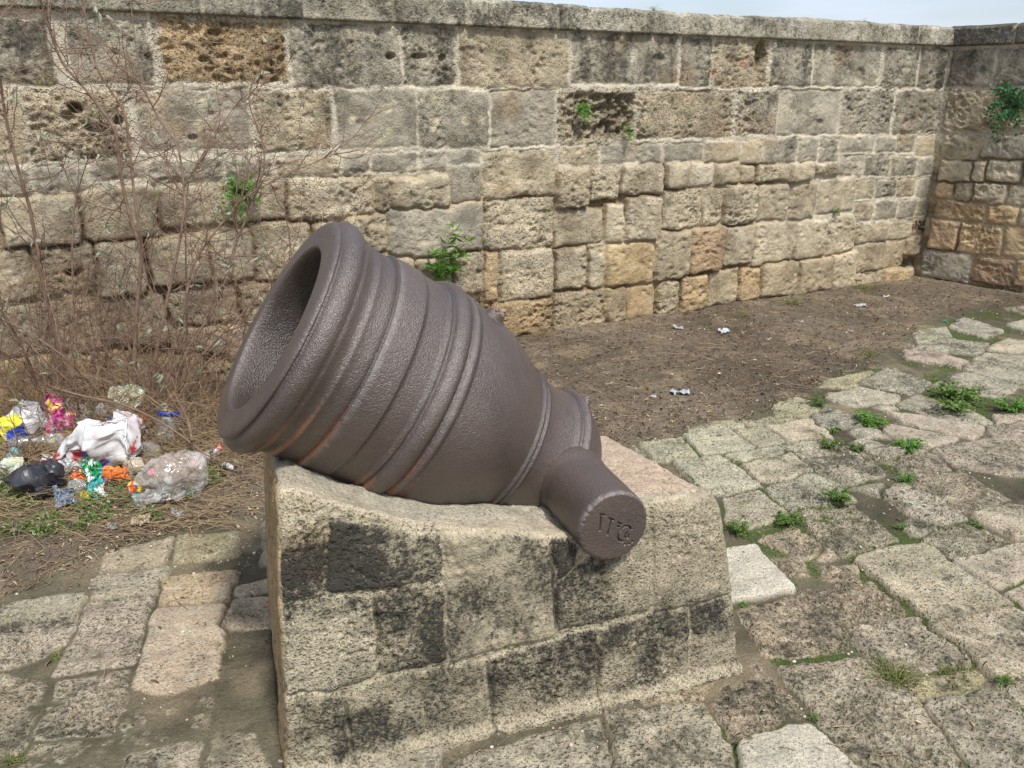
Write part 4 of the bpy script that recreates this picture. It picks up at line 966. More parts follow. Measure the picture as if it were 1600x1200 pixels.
def leaf_set(P, D, Nn, L, W, fold=.25, droop=.2):
    """pointed leaves, six vertices each"""
    P, D, Nn = (np.asarray(x, float) for x in (P, D, Nn)); L = np.asarray(L)[:, None]; W = np.asarray(W)[:, None]
    D = D / (np.linalg.norm(D, axis=1)[:, None] + 1e-9); S = np.cross(D, Nn); S /= np.linalg.norm(S, axis=1)[:, None] + 1e-9; U = np.cross(S, D)
    v = [P, P + D * L * .35 + S * W * .5 + U * W * fold, P + D * L * .35 - S * W * .5 + U * W * fold, P + D * L * .42,
         P + D * L * .72 + S * W * .36 + U * (W * fold - L * droop * .4), P + D * L * .72 - S * W * .36 + U * (W * fold - L * droop * .4), P + D * L - U * L * droop]
    V = np.stack(v, 1).reshape(-1, 3); k = np.arange(len(P))[:, None] * 7
    F3 = np.concatenate([k + np.array([[0, 1, 3]]), k + np.array([[0, 3, 2]]), k + np.array([[3, 4, 6]]), k + np.array([[3, 6, 5]]), k + np.array([[1, 4, 3]]), k + np.array([[2, 3, 5]])])
    return V, F3
def rnd_dirs(n, rs, up=0.0):
    d = rs.normal(size=(n, 3)); d[:, 2] += up; return d / np.linalg.norm(d, axis=1)[:, None]
def leafmat(name, c, c2, rough=.55):
    m, n, l, p = newmat(name)
    co = N(n, "TexCoord").outputs['Object']
    q = noise(n, l, co, 60, 2)
    l.new(mixc(n, l, mrange(n, l, q, .35, .65, 0, 1), c + (1,), c2 + (1,)), p.inputs['Base Color'])
    p.inputs['Roughness'].default_value = rough; p.inputs['Specular IOR Level'].default_value = .35
    tr_ = N(n, "BsdfTranslucent"); l.new(mixc(n, l, .5, c + (1,), tuple(min(1, x * 2) for x in c2) + (1,)), tr_.inputs[0])
    ms = N(n, "MixShader"); ms.inputs[0].default_value = .28
    out = n["Material Output"]; l.new(p.outputs[0], ms.inputs[1]); l.new(tr_.outputs[0], ms.inputs[2]); l.new(ms.outputs[0], out.inputs[0])
    return m
M_WEED = leafmat("weed_leaf", (.075, .145, .025), (.14, .22, .05))
M_HERB = leafmat("herb_leaf", (.075, .19, .025), (.13, .27, .04))
M_DARKLEAF = leafmat("dark_leaf", (.03, .095, .03), (.06, .15, .05))
M_GRASS = leafmat("grass_blade", (.14, .20, .045), (.24, .25, .08))
M_SILVER = leafmat("silver_leaf", (.27, .31, .21), (.38, .40, .30), .8)
M_STEMG = simple_mat("green_stem", (.12, .16, .05), .7, .3, 60)
M_BARK = simple_mat("shrub_bark", (.15, .095, .068), .85, .3, 25, c2=(.25, .17, .12))
M_TWIG = simple_mat("dry_twig", (.24, .155, .09), .9, .3, 8, c2=(.40, .29, .17))
M_DRYG = simple_mat("dry_grass", (.42, .33, .18), .9, .3, 8, c2=(.24, .175, .10))
M_ATTR = simple_mat("litter_fragments", (.3, .2, .1), .9, .2, 30, attr='col')

# ------------------------------------------------------------------ the bare shrub by the wall
ROOT = np.array([-1.80, 4.02, 0])
shrub = empty("shrub", tuple(ROOT))
tag(shrub, "tall nearly leafless reddish-brown shrub in front of the long wall at the left", "shrub")
z3 = lambda L: [(x / 3.6375, y / 3.6375) for x, y in L]
z4_ = lambda L: [(x / 3.3325, 300 + y / 3.3325) for x, y in L]
main = [
 (z4_([(330, 1010), (305, 800), (230, 520), (190, 260), (150, 60)]) + z3([(130, 1060), (60, 800), (20, 600), (0, 430), (-60, 200), (-80, 0)]), .0095, .004, 3.95, 3.55),
 (z4_([(700, 1080), (705, 690), (735, 400), (740, 300), (690, 180), (650, 20)]) + z3([(680, 960), (665, 750), (560, 600), (480, 500), (350, 360), (290, 200), (235, 20), (220, -60)]), .0115, .003, 4.05, 3.8),
 (z4_([(738, 310), (712, 100)]) + z3([(760, 1090), (740, 870), (715, 640), (620, 500), (550, 400), (500, 180), (470, 0), (460, -60)]), .007, .003, 4.02, 4.1),
 (z4_([(790, 1150), (805, 900), (830, 760), (880, 520), (930, 300), (965, 80)]) + z3([(1050, 1150), (1045, 1050), (1030, 920), (1000, 800), (900, 680), (820, 500), (790, 370), (750, 120), (745, -40)]), .008, .002, 3.9, 3.95),
 (z4_([(840, 1140), (900, 850), (960, 600), (1000, 380), (1100, 230), (1250, 50)]) + [(395, 300), (440, 275), (500, 250), (528, 238)], .0085, .0015, 3.95, 4.3),
 (z4_([(900, 1130), (960, 850), (1020, 750), (1100, 640), (1170, 480), (1230, 260), (1300, 100)]) + [(400, 300), (414, 262), (412, 220), (386, 160), (398, 118)], .009, .003, 4.0, 4.35),
 (z4_([(400, 1080), (395, 800), (378, 520), (375, 300), (385, 100)]) + z3([(440, 1090), (500, 900), (600, 700), (700, 560), (750, 480)]), .005, .0015, 4.0, 4.1),
 (z4_([(960, 1000), (975, 700), (968, 400), (965, 100)]) + z3([(1075, 1000), (1180, 840), (1300, 650), (1400, 520)]), .006, .0015, 4.1, 4.3),
 (z4_([(860, 1120), (1000, 900), (1180, 720), (1330, 560)]) + [(430, 430), (470, 400), (520, 360)], .006, .0012, 3.9, 4.1),
 (z4_([(250, 1180), (160, 900), (60, 700), (-40, 560)]), .008, .003, 3.7, 3.6),
 (z4_([(520, 1050), (330, 850), (100, 700), (-60, 640)]), .006, .002, 3.8, 3.5),
 (z4_([(420, 1180), (380, 1000), (200, 850), (40, 660), (-60, 520)]), .006, .002, 3.8, 3.5),
 ([(36, 596), (80, 604), (124, 618), (192, 631), (247, 656), (289, 684), (316, 708), (349, 722)], .0055, .003, 3.8, 3.3),
 ([(-20, 735), (30, 722), (69, 708), (95, 697), (120, 684), (150, 668), (170, 640)], .008, .005, 3.35, 3.85),
 ([(-20, 690), (30, 712), (72, 722), (110, 716)], .006, .004, 3.35, 3.4),
 ([(262, 590), (300, 560), (350, 500), (420, 455), (480, 420)], .004, .001, 4.0, 3.9),
 ([(280, 640), (310, 580), (350, 540), (372, 500)], .005, .0015, 3.9, 3.9),
 ([(300, 690), (296, 660), (285, 640), (270, 610)], .006, .004, 3.4, 3.8),
]
def smooth_path(P, k=5):
    P = np.asarray(P, float); n = len(P); t = np.arange(n); tt = np.linspace(0, n - 1, (n - 1) * k + 1)
    Q = np.stack([np.interp(tt, t, P[:, i]) for i in range(P.shape[1])], 1)
    for _ in range(3): Q[1:-1] = .25 * Q[:-2] + .5 * Q[1:-1] + .25 * Q[2:]
    return Q
rs = np.random.RandomState(3)
paths, stems3 = [], []
for px, r0, r1, y0, y1 in main:
    px = smooth_path(px); Yd = np.linspace(y0, y1, len(px)) + .03 * np.sin(np.linspace(0, 5, len(px)) + y0 * 9)
    P = np.array([at_depth(p[0], p[1], yy) for p, yy in zip(px, Yd)])
    wl_ = (P[:, :2] - CORNER[:2]) @ WN[:2]; P[:, :2] += np.clip(.06 - wl_, 0, 9)[:, None] * WN[:2]
    P[:, 2] = np.maximum(P[:, 2], .01)
    paths.append((P, r0, r1)); stems3.append((P, r0, r1))
mainpaths = list(paths)
tw = []
def sprout(P0, D0, L, r0, depth, rr):
    n = max(4, int(L / .035)); p = P0.copy(); d = D0 / np.linalg.norm(D0); pts = [p.copy()]; curl = rr.normal(size=3) * .5
    for i in range(n):
        d = d + rr.normal(size=3) * .13 + curl * .07 + np.array([0, 0, .05]); d /= np.linalg.norm(d); p = p + d * L / n
        w_ = np.dot(p[:2] - CORNER[:2], WN[:2])
        if w_ < .05: p[:2] += (.05 - w_) * WN[:2]
        pts.append(p.copy())
    tw.append((np.array(pts), r0, r0 * .45))
    if depth > 0:
        for k in range(rr.randint(1, 4)):
            i = rr.randint(1, n); dd = pts[i] - pts[i - 1]; dd /= np.linalg.norm(dd)
            sprout(pts[i], dd + rr.normal(size=3) * .75, L * rr.uniform(.35, .65), r0 * .65, depth - 1, rr)
for P, r0, r1 in stems3:
    n = len(P); Ls = np.linalg.norm(np.diff(P, axis=0), axis=1).sum()
    for k in range(int(Ls * 17)):
        i = rs.randint(int(n * .15), n - 1); d = P[i + 1] - P[i]; d /= np.linalg.norm(d) + 1e-9
        sprout(P[i], d * .8 + rs.normal(size=3) * np.array([.8, .55, .7]), rs.uniform(.12, .5), max(.0015, min(.0028, r0 * .4)), 2 if rs.rand() < .5 else 1, rs)
# wands rising from the root clump
for k in range(190):
    b = ROOT + np.array([rs.uniform(-.75, .72), rs.uniform(-.32, .35), 0.02]); lean = np.array([(b[0] - ROOT[0]) * 1.0 + rs.normal() * .5, rs.normal() * .28, rs.uniform(.35, 1.4)])
    sprout(b, lean, rs.uniform(.35, 1.15), rs.uniform(.0016, .0034), 1, rs)
Vt, Ft = tubes([(P - ROOT, a * 1.02, b) for P, a, b in mainpaths], 7)
mesh_np("trunk", Vt, Ft, M_BARK, shrub)
Vt, Ft = tubes([(P - ROOT, a, b) for P, a, b in tw], 4)
mesh_np("twigs", Vt, Ft, M_BARK, shrub)
lp, ld = [], []
for P, a, b in tw:
    if rs.rand() < .055:
        i = rs.randint(len(P) // 2, len(P)); 
        for q in range(rs.randint(2, 6)): lp.append(P[i] - ROOT + rs.normal(size=3) * .006); ld.append(rs.normal(size=3) + np.array([0, -.2, -.3]))
n = len(lp); Vl, Fl = leaf_set(lp, ld, rnd_dirs(n, rs, .4), rs.uniform(.03, .06, n), rs.uniform(.009, .017, n), .3, .3)
mesh_np("leaves", Vl, Fl, M_SILVER, shrub)

# dead tangle of stalks and grass at the shrub's foot
rt = np.random.RandomState(8); tg_ = []
for k in range(2600):
    b = np.array([rt.uniform(-2.85, -1.0), rt.uniform(3.35, 4.35), 0]); b[2] = gh(b[0], b[1])
    if (b[:2] - CORNER[:2]) @ WN[:2] < .05: continue
    if b[0] > -1.25 and b[1] < 3.7: continue
    L = rt.uniform(.12, .66) * (1 if b[1] > 3.65 else .5); d = np.array([rt.normal() * 1.0, rt.normal() * .7, rt.uniform(.1, 1.2)]); n = 6; pts = [b.copy()]
    for i in range(n):
        d = d + rt.normal(size=3) * .22 + np.array([0, 0, -.16]); b = b + d / np.linalg.norm(d) * L / n; b[2] = max(b[2], .012)
        w_ = np.dot(b[:2] - CORNER[:2], WN[:2])
        if w_ < .05: b[:2] += (.05 - w_) * WN[:2]
        pts.append(b.copy())
    tg_.append((np.array(pts), rt.uniform(.0010, .0026), .0007))
for k in range(620):                                            # straw lying in front of and over the rubbish
    px, py = rt.uniform(-60, 350), rt.uniform(700, 838)
    b = ground(px, py); b[2] = gh(b[0], b[1]) + rt.uniform(0, .05); a = rt.uniform(-1.2, 1.2) + (3.14 if rt.rand() < .5 else 0); L = rt.uniform(.08, .38); d = np.array([math.cos(a), math.sin(a) * .5, rt.uniform(.0, .6)]); pts = [b.copy()]
    for i in range(6):
        d = d + rt.normal(size=3) * .12 + np.array([0, 0, -.10]); b = b + d / np.linalg.norm(d) * L / 6; b[2] = max(b[2], .008); pts.append(b.copy())
    tg_.append((np.array(pts), rt.uniform(.0009, .0018), .0005))
Vt, Ft = tubes(tg_, 3)
tag(mesh_np("dead_brush", Vt, Ft, [M_TWIG, M_DRYG], mi=(np.arange(len(Ft)) // 18 * 7 % 5 > 2).astype(int)), kind='stuff')

# ------------------------------------------------------------------ leaf litter, twigs and crumbs on the ground
def scatter_xy(n, rr, dens):
    out = []
    while len(out) < n:
        m = n * 2; y = rr.uniform(1.2, 8.0, m); x = rr.uniform(-.78, .78, m) * y + rr.uniform(-.6, .6, m)
        k = dens(x, y) > rr.rand(m)
        k &= ((np.stack([x, y], 1) - CORNER[:2]) @ WN[:2] > .03) & ((np.stack([x, y], 1) - CORNER[:2]) @ RN[:2] > .03)
        out += list(zip(x[k], y[k]))
    return np.array(out[:n])
def ghv(x, y):
    i = np.clip(np.searchsorted(ys, y), 0, len(ys) - 1); j = np.clip(np.searchsorted(xs, x), 0, len(xs) - 1); return HG[i, j]
def in_plinth(x, y, m=.01):
    u = (x - PB0[0]) * PD[0] + (y - PB0[1]) * PD[1]; w = -((x - PB0[0]) * PNf[0] + (y - PB0[1]) * PNf[1])
    return (u > -m) & (u < PW + m) & (w > -m - .03) & (w < PDEP + m)
rl = np.random.RandomState(5)
def dens_earth(x, y): return np.where(paved(x, y) < .03, 1.0, np.where(paved(x, y) < .22, .10, .015)) * (~in_plinth(x, y)) / np.maximum(1, y / 3.5)
XY = scatter_xy(36000, rl, dens_earth); n = len(XY)
P = np.column_stack([XY, ghv(XY[:, 0], XY[:, 1]) + rl.uniform(.001, .007, n)])
D_ = rl.normal(size=(n, 3)) * np.array([1, 1, .12]); Nn = rnd_dirs(n, rl, 2.2)
big_ = rl.rand(n) ** 3
V, Fq = leaf_set(P, D_, Nn, .007 + .026 * big_, (.003 + .009 * big_) * rl.uniform(.4, 1.2, n), .5, .35)
pal = np.array([(.12, .085, .055), (.20, .145, .09), (.33, .25, .155), (.075, .06, .045), (.44, .37, .26), (.18, .12, .07)])
cc = pal[rl.choice(6, n, p=[.3, .27, .14, .18, .05, .06])] * rl.uniform(.8, 1.2, (n, 1))
tag(mesh_np("leaf_litter", V, Fq, M_ATTR, None, dict(col=np.repeat(cc, 7, 0)), smooth=False), kind='stuff')
# twigs
XY = scatter_xy(4200, rl, dens_earth); pt = []
for x, y in XY:
    L = rl.uniform(.02, .11) * (1 if rl.rand() < .93 else 1.8); a = rl.uniform(0, 6.28); b = a + rl.normal() * .5; z = float(ghv(np.array([x]), np.array([y]))[0]) + .004
    p0 = np.array([x, y, z]); p1 = p0 + np.array([math.cos(a), math.sin(a), .05]) * L * .5; p2 = p1 + np.array([math.cos(b), math.sin(b), rl.uniform(-.05, .2)]) * L * .5
    pt.append((np.array([p0, p1, p2]), rl.uniform(.0008, .0020), .0007))
V, Fq = tubes(pt, 3)
cc = np.repeat(np.array([(.34, .25, .15), (.20, .13, .08), (.45, .37, .24)])[rl.choice(3, len(pt), p=[.4, .45, .15])], 9, 0)
tag(mesh_np("ground_twigs", V, Fq, M_ATTR, None, dict(col=cc)), kind='stuff')
# crumbs of stone
ico = np.array([(0, 0, 1), (.89, 0, .45), (.28, .85, .45), (-.72, .53, .45), (-.72, -.53, .45), (.28, -.85, .45), (.72, .53, -.45), (-.28, .85, -.45), (-.89, 0, -.45), (-.28, -.85, -.45), (.72, -.53, -.45), (0, 0, -1)])
icf = np.array([(0, 1, 2), (0, 2, 3), (0, 3, 4), (0, 4, 5), (0, 5, 1), (1, 6, 2), (2, 7, 3), (3, 8, 4), (4, 9, 5), (5, 10, 1), (2, 6, 7), (3, 7, 8), (4, 8, 9), (5, 9, 10), (1, 10, 6), (6, 11, 7), (7, 11, 8), (8, 11, 9), (9, 11, 10), (10, 11, 6)])
def dens_cr(x, y): return np.where(paved(x, y) < .03, .35, .6) * (~in_plinth(x, y)) * sstep(.4, .65, fbm2(x * 3, y * 3, 7, 3)) / np.maximum(1, y / 2.5)
XY = scatter_xy(7000, rl, dens_cr); n = len(XY)
hz_ = ghv(XY[:, 0], XY[:, 1]); keep = (hz_ < -.002) | (rl.rand(n) < .12) | (paved(XY[:, 0], XY[:, 1]) < .03)
XY, hz_ = XY[keep], hz_[keep]; n = len(XY)
r = .0016 + .0065 * rl.rand(n) ** 4
V = ico[None] * r[:, None, None] * rl.uniform(.6, 1.25, (n, 12, 1)) * np.array([1, 1, .7]) + np.column_stack([XY, hz_ + r * .35])[:, None]
cc = np.array([(.46, .40, .29), (.38, .30, .20), (.28, .25, .20), (.55, .50, .42), (.40, .24, .14)])[rl.choice(5, n, p=[.35, .3, .2, .08, .07])]
tag(mesh_np("stone_crumbs", V.reshape(-1, 3), (icf[None] + np.arange(n)[:, None, None] * 12).reshape(-1, 3), M_ATTR, None, dict(col=np.repeat(cc, 12, 0)), smooth=False), kind='stuff')
# moss and tiny seedlings in the joints
def dens_ms(x, y): return (paved(x, y) > .04) * (~in_plinth(x, y)) * sstep(.46, .64, fbm2(x * 4.5, y * 4.5, 99, 3)) * np.where(x > .3, 1, .10) / np.maximum(1, y / 2.5)
XY = scatter_xy(26000, rl, dens_ms); hz_ = ghv(XY[:, 0], XY[:, 1]); keep = hz_ < -.004; XY, hz_ = XY[keep], hz_[keep]; n = len(XY)
V, Fq = leaf_set(np.column_stack([XY, hz_]), rnd_dirs(n, rl, .7), rnd_dirs(n, rl, 1), rl.uniform(.004, .011, n), rl.uniform(.002, .005, n))
tag(mesh_np("joint_moss", V, Fq, M_WEED), kind='stuff')
# low green cover under the rubbish at the left
rg = np.random.RandomState(12); lp, ld = [], []
gc = []
while len(gc) < 520:
    px, py = rg.uniform(-60, 345), rg.uniform(735, 842)
    if py > 842 - .16 * max(px - 60, 0) - 20 * (px > 250): continue
    if rg.rand() > .06 + .94 * (fbm2(np.array(px / 38.), np.array(py / 15.), 5, 3) > .5): continue
    gc.append(ground(px, py)[:2])
gc = np.array(gc); base = np.column_stack([gc, ghv(gc[:, 0], gc[:, 1])])
k = 7; B = np.repeat(base, k, 0) + rg.normal(size=(len(base) * k, 3)) * np.array([.016, .016, 0]); B[:, 2] += np.abs(rg.normal(size=len(B))) * .018
V, Fq = leaf_set(B, rnd_dirs(len(B), rg, .35), rnd_dirs(len(B), rg, 1), rg.uniform(.010, .028, len(B)), rg.uniform(.004, .011, len(B)))
tag(mesh_np("ground_cover", V, Fq, [M_WEED, M_SILVER], mi=((np.arange(len(Fq)) % len(B)) % 6 == 0).astype(int)), kind='stuff')

# ------------------------------------------------------------------ weeds in the paving (each a plant)
def rosette(name, loc, R, H, seedn, mat, nf=14, label=None, cat="weed", group=None, nrm=None, lw=.5):
    """low herb of toothed fronds; nrm: surface normal for plants rooted in a wall"""
    rr = np.random.RandomState(seedn); t = empty(name, tuple(loc)); tag(t, label, cat, group)
    up = np.array([0, 0, 1.]) if nrm is None else np.array(nrm) * .75 + np.array([0, 0, .25]); up /= np.linalg.norm(up)
    a1 = np.cross(up, [0.3, 1, .1]); a1 /= np.linalg.norm(a1); a2 = np.cross(up, a1)
    st, lp, ld, ll = [], [], [], []
    for f in range(nf):
        ph = rr.uniform(0, 6.28); rad = R * rr.uniform(.45, 1.05); hh = H * rr.uniform(.4, 1.1); n = 7
        tt = np.linspace(0, 1, n)[:, None]; dirv = math.cos(ph) * a1 + math.sin(ph) * a2
        pts = dirv * rad * tt + up * (hh * np.sin(tt * rr.uniform(1.6, 2.6))) + rr.normal(size=(n, 3)) * R * .03 * tt
        if nrm is not None: pts[:, 2] -= (tt[:, 0] ** 2) * R * .25
        st.append((pts, .0013, .0006))
        for i in range(1, n):
            for sgn in (-1, 1, 0):
                side = np.cross(dirv, up) * sgn
                lp.append(pts[i] + rr.normal(size=3) * R * .03); ld.append(dirv * .7 + side * .9 + up * rr.uniform(-.2, .5) + rr.normal(size=3) * .2); ll.append(R * lw * rr.uniform(.28, .52) * (1.15 - .5 * i / n))
    ll = np.array(ll); V, Fq = tubes(st, 3); mesh_np("stem", V, Fq, M_STEMG, t)
    V, Fq = leaf_set(lp, ld, rnd_dirs(len(lp), rr, .2) * .6 + up, ll, ll * rr.uniform(.45, .75, len(ll)), .25, .2); mesh_np("foliage", V, Fq, mat, t)
    return t
def tuft(name, loc, R, H, seedn, n, label, cat="grass tuft", group=None, mat=None, nrm=None):
    rr = np.random.RandomState(seedn); t = empty(name, tuple(loc)); tag(t, label, cat, group)
    st = []
    for k in range(n):
        b = np.array([rr.normal() * R * .35, rr.normal() * R * .3, 0]); d = np.array([rr.normal() * .5, rr.normal() * .5, 1.]); L = H * rr.uniform(.5, 1.2); pts = [b]
        for i in range(5): d = d + np.array([b[0], b[1], 0]) * 3 + np.array([0, 0, -.22]) + rr.normal(size=3) * .12; pts.append(pts[-1] + d / np.linalg.norm(d) * L / 5)
        st.append((np.array(pts), rr.uniform(.0011, .0020), .0004))
    V, Fq = tubes(st, 3); mesh_np("foliage", V, Fq, [mat or M_GRASS, M_DRYG], t, mi=((np.arange(len(Fq)) // 15) % 9 == 0).astype(int))
    return t
GW = "weeds growing in the paving joints"
weeds = [ # px, py(base), width px, kind, label
 (1362, 662, 62, 'r', "widest rosette weed standing alone on the paving beyond the plinth"), (1497, 622, 78, 'r', "long sprawling weed in the far joint near the right edge"),
 (1490, 643, 55, 'r', "weed just below the long sprawling one near the right edge"), (1578, 641, 50, 'r', "weed cut by nothing at the far right edge of the paving"),
 (1295, 699, 38, 'r', "small weed left of its twin in the joint below the wide rosette"), (1340, 702, 32, 'r', "small weed right of its twin in the joint below the wide rosette"),
 (1420, 700, 52, 'r', "bushy weed at the end of the long pink paving slab"), (1279, 636, 30, 'r', "upright weed at the earth edge where the paving bulges out"),
 (1297, 670, 46, 'm', "low creeping weed beside the pale square slab"), (1415, 752, 32, 'r', "yellowish weed in the joint above the pitted slab"),
 (1308, 786, 54, 'r', "dark green weed in a hollow between two furrowed slabs"), (1232, 817, 50, 'r', "weed in the joint right of the plinth's top corner"),
 (1190, 765, 20, 'm', "small mossy weed at a joint crossing above the plinth"), (1152, 832, 42, 'r', "weed tucked behind the right corner of the plinth"),
 (1270, 1122, 24, 'm', "bright mossy weed beside the pale slab at the bottom"), (1166, 946, 28, 'm', "mossy weed at the foot of the pale triangular slab"),
 (1236, 912, 26, 'm', "moss cushion right of the pale triangular slab"), (1566, 1068, 34, 'm', "low weed in the joint near the bottom right corner"),
 (1408, 826, 24, 'm', "tiny weed above the largest rectangular slab"), (1530, 818, 26, 'm', "tiny weed in the joint near the right edge below the brown slabs"),
 (1458, 616, 18, 'm', "tiny weed left of the long sprawling one")]
weeds[3] = weeds[3][:4] + ("feathery weed at the far right edge of the paving",)
for i, (px, py, w, kd, lab) in enumerate(weeds):
    g_ = ground(px, py); z = gh(g_[0], g_[1]); R = w / 2 / F_PX * np.linalg.norm(g_ - O) * .9
    loc = (g_[0], g_[1], z - .002)
    rosette("rosette_weed" if kd == 'r' else "mossy_weed", loc, R, (.040 if kd == 'r' else .014) * (.7 + w / 90), 100 + i, M_WEED if i % 3 else M_HERB, 20 if kd == 'r' else 26, lab, "weed", GW, lw=.55 if kd == 'r' else .4)
for i, (px, py, w, h, n, lab) in enumerate([(1395, 1062, 74, .075, 130, "grass tuft spilling over the slab edge at the lower right"), (1490, 1046, 60, .05, 60, "thin grass tuft beside the mossy sunken slab"),
    (1358, 556, 34, .08, 60, "grass tuft on the earth near the edge of the paving"), (845, 522, 44, .10, 90, "dry grass tuft at the foot of the wall behind the mortar"),
    (1236, 474, 50, .08, 90, "grass tuft at the middle of the wall's foot"), (1352, 450, 50, .09, 100, "grass tuft at the wall's foot near the corner"),
    (1163, 492, 44, .05, 60, "short grass tuft at the wall's foot right of the bright block"), (975, 506, 30, .06, 40, "sparse grass tuft at the wall's foot near the mortar"),
    (24, 1190, 30, .04, 40, "grass tuft in the paving at the bottom left corner"), (88, 1028, 26, .03, 40, "short grass tuft beside the hollowed slab at the left")]):
    g_ = ground(px, py); R = w / 2 / F_PX * np.linalg.norm(g_ - O)
    if (g_[:2] - CORNER[:2]) @ WN[:2] < .05: g_[:2] += WN[:2] * (.06 - (g_[:2] - CORNER[:2]) @ WN[:2])
    tuft("grass_tuft", (g_[0], g_[1], gh(g_[0], g_[1])), R, h, 300 + i, n, lab, group="grass tufts on the ground", mat=M_GRASS if i not in (3, 7) else M_DRYG)

# plants rooted in the walls
for i, (px, py, w, h, mat, right, lab) in enumerate([(372, 303, 74, .09, M_HERB, False, "round bright green herb growing from the long wall behind the shrub"),
    (904, 172, 34, .06, M_HERB, False, "small green herb at the left of the eroded pitted block"), (978, 206, 28, .05, M_HERB, False, "smallest herb at the lower right of the eroded pitted block"),
    (1584, 168, 72, .16, M_DARKLEAF, True, "dark green feathery plant hanging from the side wall at the right edge"), (1303, 329, 13, .03, M_HERB, False, "tiny seedling in a joint left of the painted number")]):
    n_ = RN if right else WN; P = on_plane(px, py, CORNER, n_); R = w / 2 / F_PX * np.linalg.norm(P - O)
    rosette("wall_herb", tuple(P + n_ * .02), R, h, 500 + i, mat, 26 if w > 30 else 14, lab, "wall plant", "plants growing out of the walls", nrm=n_, lw=.42)
# the tall leafy sprig
P0 = on_plane(684, 452, CORNER, WN) + WN * .03
sp_ = empty("leafy_sprig", tuple(P0)); tag(sp_, "tall leafy sprig with lance-shaped leaves rising between the mortar and the wall", "wall plant", "plants growing out of the walls")
rr = np.random.RandomState(44); st, lp, ld, ll = [], [], [], []
for (tx, ty) in ((690, 350), (716, 372), (664, 392), (704, 398), (700, 420), (668, 415)):
    T = on_plane(tx, ty, CORNER, WN) + WN * rr.uniform(.08, .2) - P0; n = 12; tt = np.linspace(0, 1, n)[:, None]
    pts = T * tt + np.array([0, 0, .05]) * np.sin(tt * 3.1) + rr.normal(size=(n, 3)) * .006 * tt; st.append((pts, .003, .0012))
    for i in range(2, n):
        for q in range(2 if i < n - 1 else 5):
            lp.append(pts[i]); a = rr.uniform(0, 6.28); ld.append(np.array([math.cos(a), math.sin(a) * .8, rr.uniform(.1, .9)])); ll.append(rr.uniform(.05, .095))
ll = np.array(ll); V, Fq = tubes(st, 5); mesh_np("stem", V, Fq, M_STEMG, sp_)
V, Fq = leaf_set(lp, ld, rnd_dirs(len(lp), rr, 1.2), ll, ll * .24, .2, .25); mesh_np("foliage", V, Fq, M_HERB, sp_)
for px, lab in ((1021, "green grass sprig on top of the coping at the upper middle"), (1352, "thin dry sprig on top of the coping near the corner")):
    u_ = wall_uv(px, 20)[0]; Pt = CORNER + WD * u_; 
    tuft("grass_sprig", (Pt[0], Pt[1], 2.145), .02, .06 if px < 1100 else .045, px, 16, lab, "sprig", "sprigs on the coping", M_HERB if px < 1100 else M_GRASS)

# ------------------------------------------------------------------ rubbish under the shrub
def plastic(name, alpha=1.0, rough=.28, attr=True, spec=.5, tint=None):
    m, n, l, p = newmat(name)
    co = N(n, "TexCoord").outputs['Object']
    q = noise(n, l, co, 35, 3)
    if attr:
        a = N(n, "Attribute"); a.attribute_name = 'col'; l.new(a.outputs['Color'], p.inputs['Base Color'])
    else: p.inputs['Base Color'].default_value = tint + (1,)
    p.inputs['Roughness'].default_value = rough; p.inputs['Specular IOR Level'].default_value = spec
    if alpha < 1: l.new(mrange(n, l, q, .3, .7, alpha - .2, min(1, alpha + .25)), p.inputs['Alpha'])
    b = N(n, "Bump"); b.inputs['Distance'].default_value = .004; b.inputs['Strength'].default_value = .6
    l.new(q, b.inputs['Height']); l.new(b.outputs[0], p.inputs['Normal'])
    return m
M_FOIL = plastic("printed_wrapper", 1.0, .30); M_BAG = plastic("plastic_bag", .88, .22, spec=.7); M_CLEAR = plastic("clear_plastic", .30, .08, spec=1.0)
M_TIN = simple_mat("tin_metal", (.62, .62, .60), .32, .2, 30, metal=.9); M_WHITEP = plastic("white_plastic", 1.0, .4)
def palette_cols(P, pal, seedn, f):
    """printed patches: each cell of a warped lattice takes one palette colour"""
    w = np.stack([fbm3(P, f * 1.3, seedn + k, 2) for k in range(3)], -1) * 1.6
    q = np.floor(P * f + w); h = _h(q[..., 0], q[..., 1], q[..., 2], seedn)
    return np.array(pal)[np.clip((h * len(pal)).astype(int), 0, len(pal) - 1)]
def crumple(P, amp, seedn, f):
    d = 0
    for i in range(4):
        k = f * 1.8 ** i; v = np.stack([1 - 2 * np.abs(vn3(P[..., 0] * k + 7 * j, P[..., 1] * k + i, P[..., 2] * k, seedn + 11 * j + i) - .5) * 2 for j in range(3)], -1)
        d = d + v * amp / 2.1 ** i
    return d
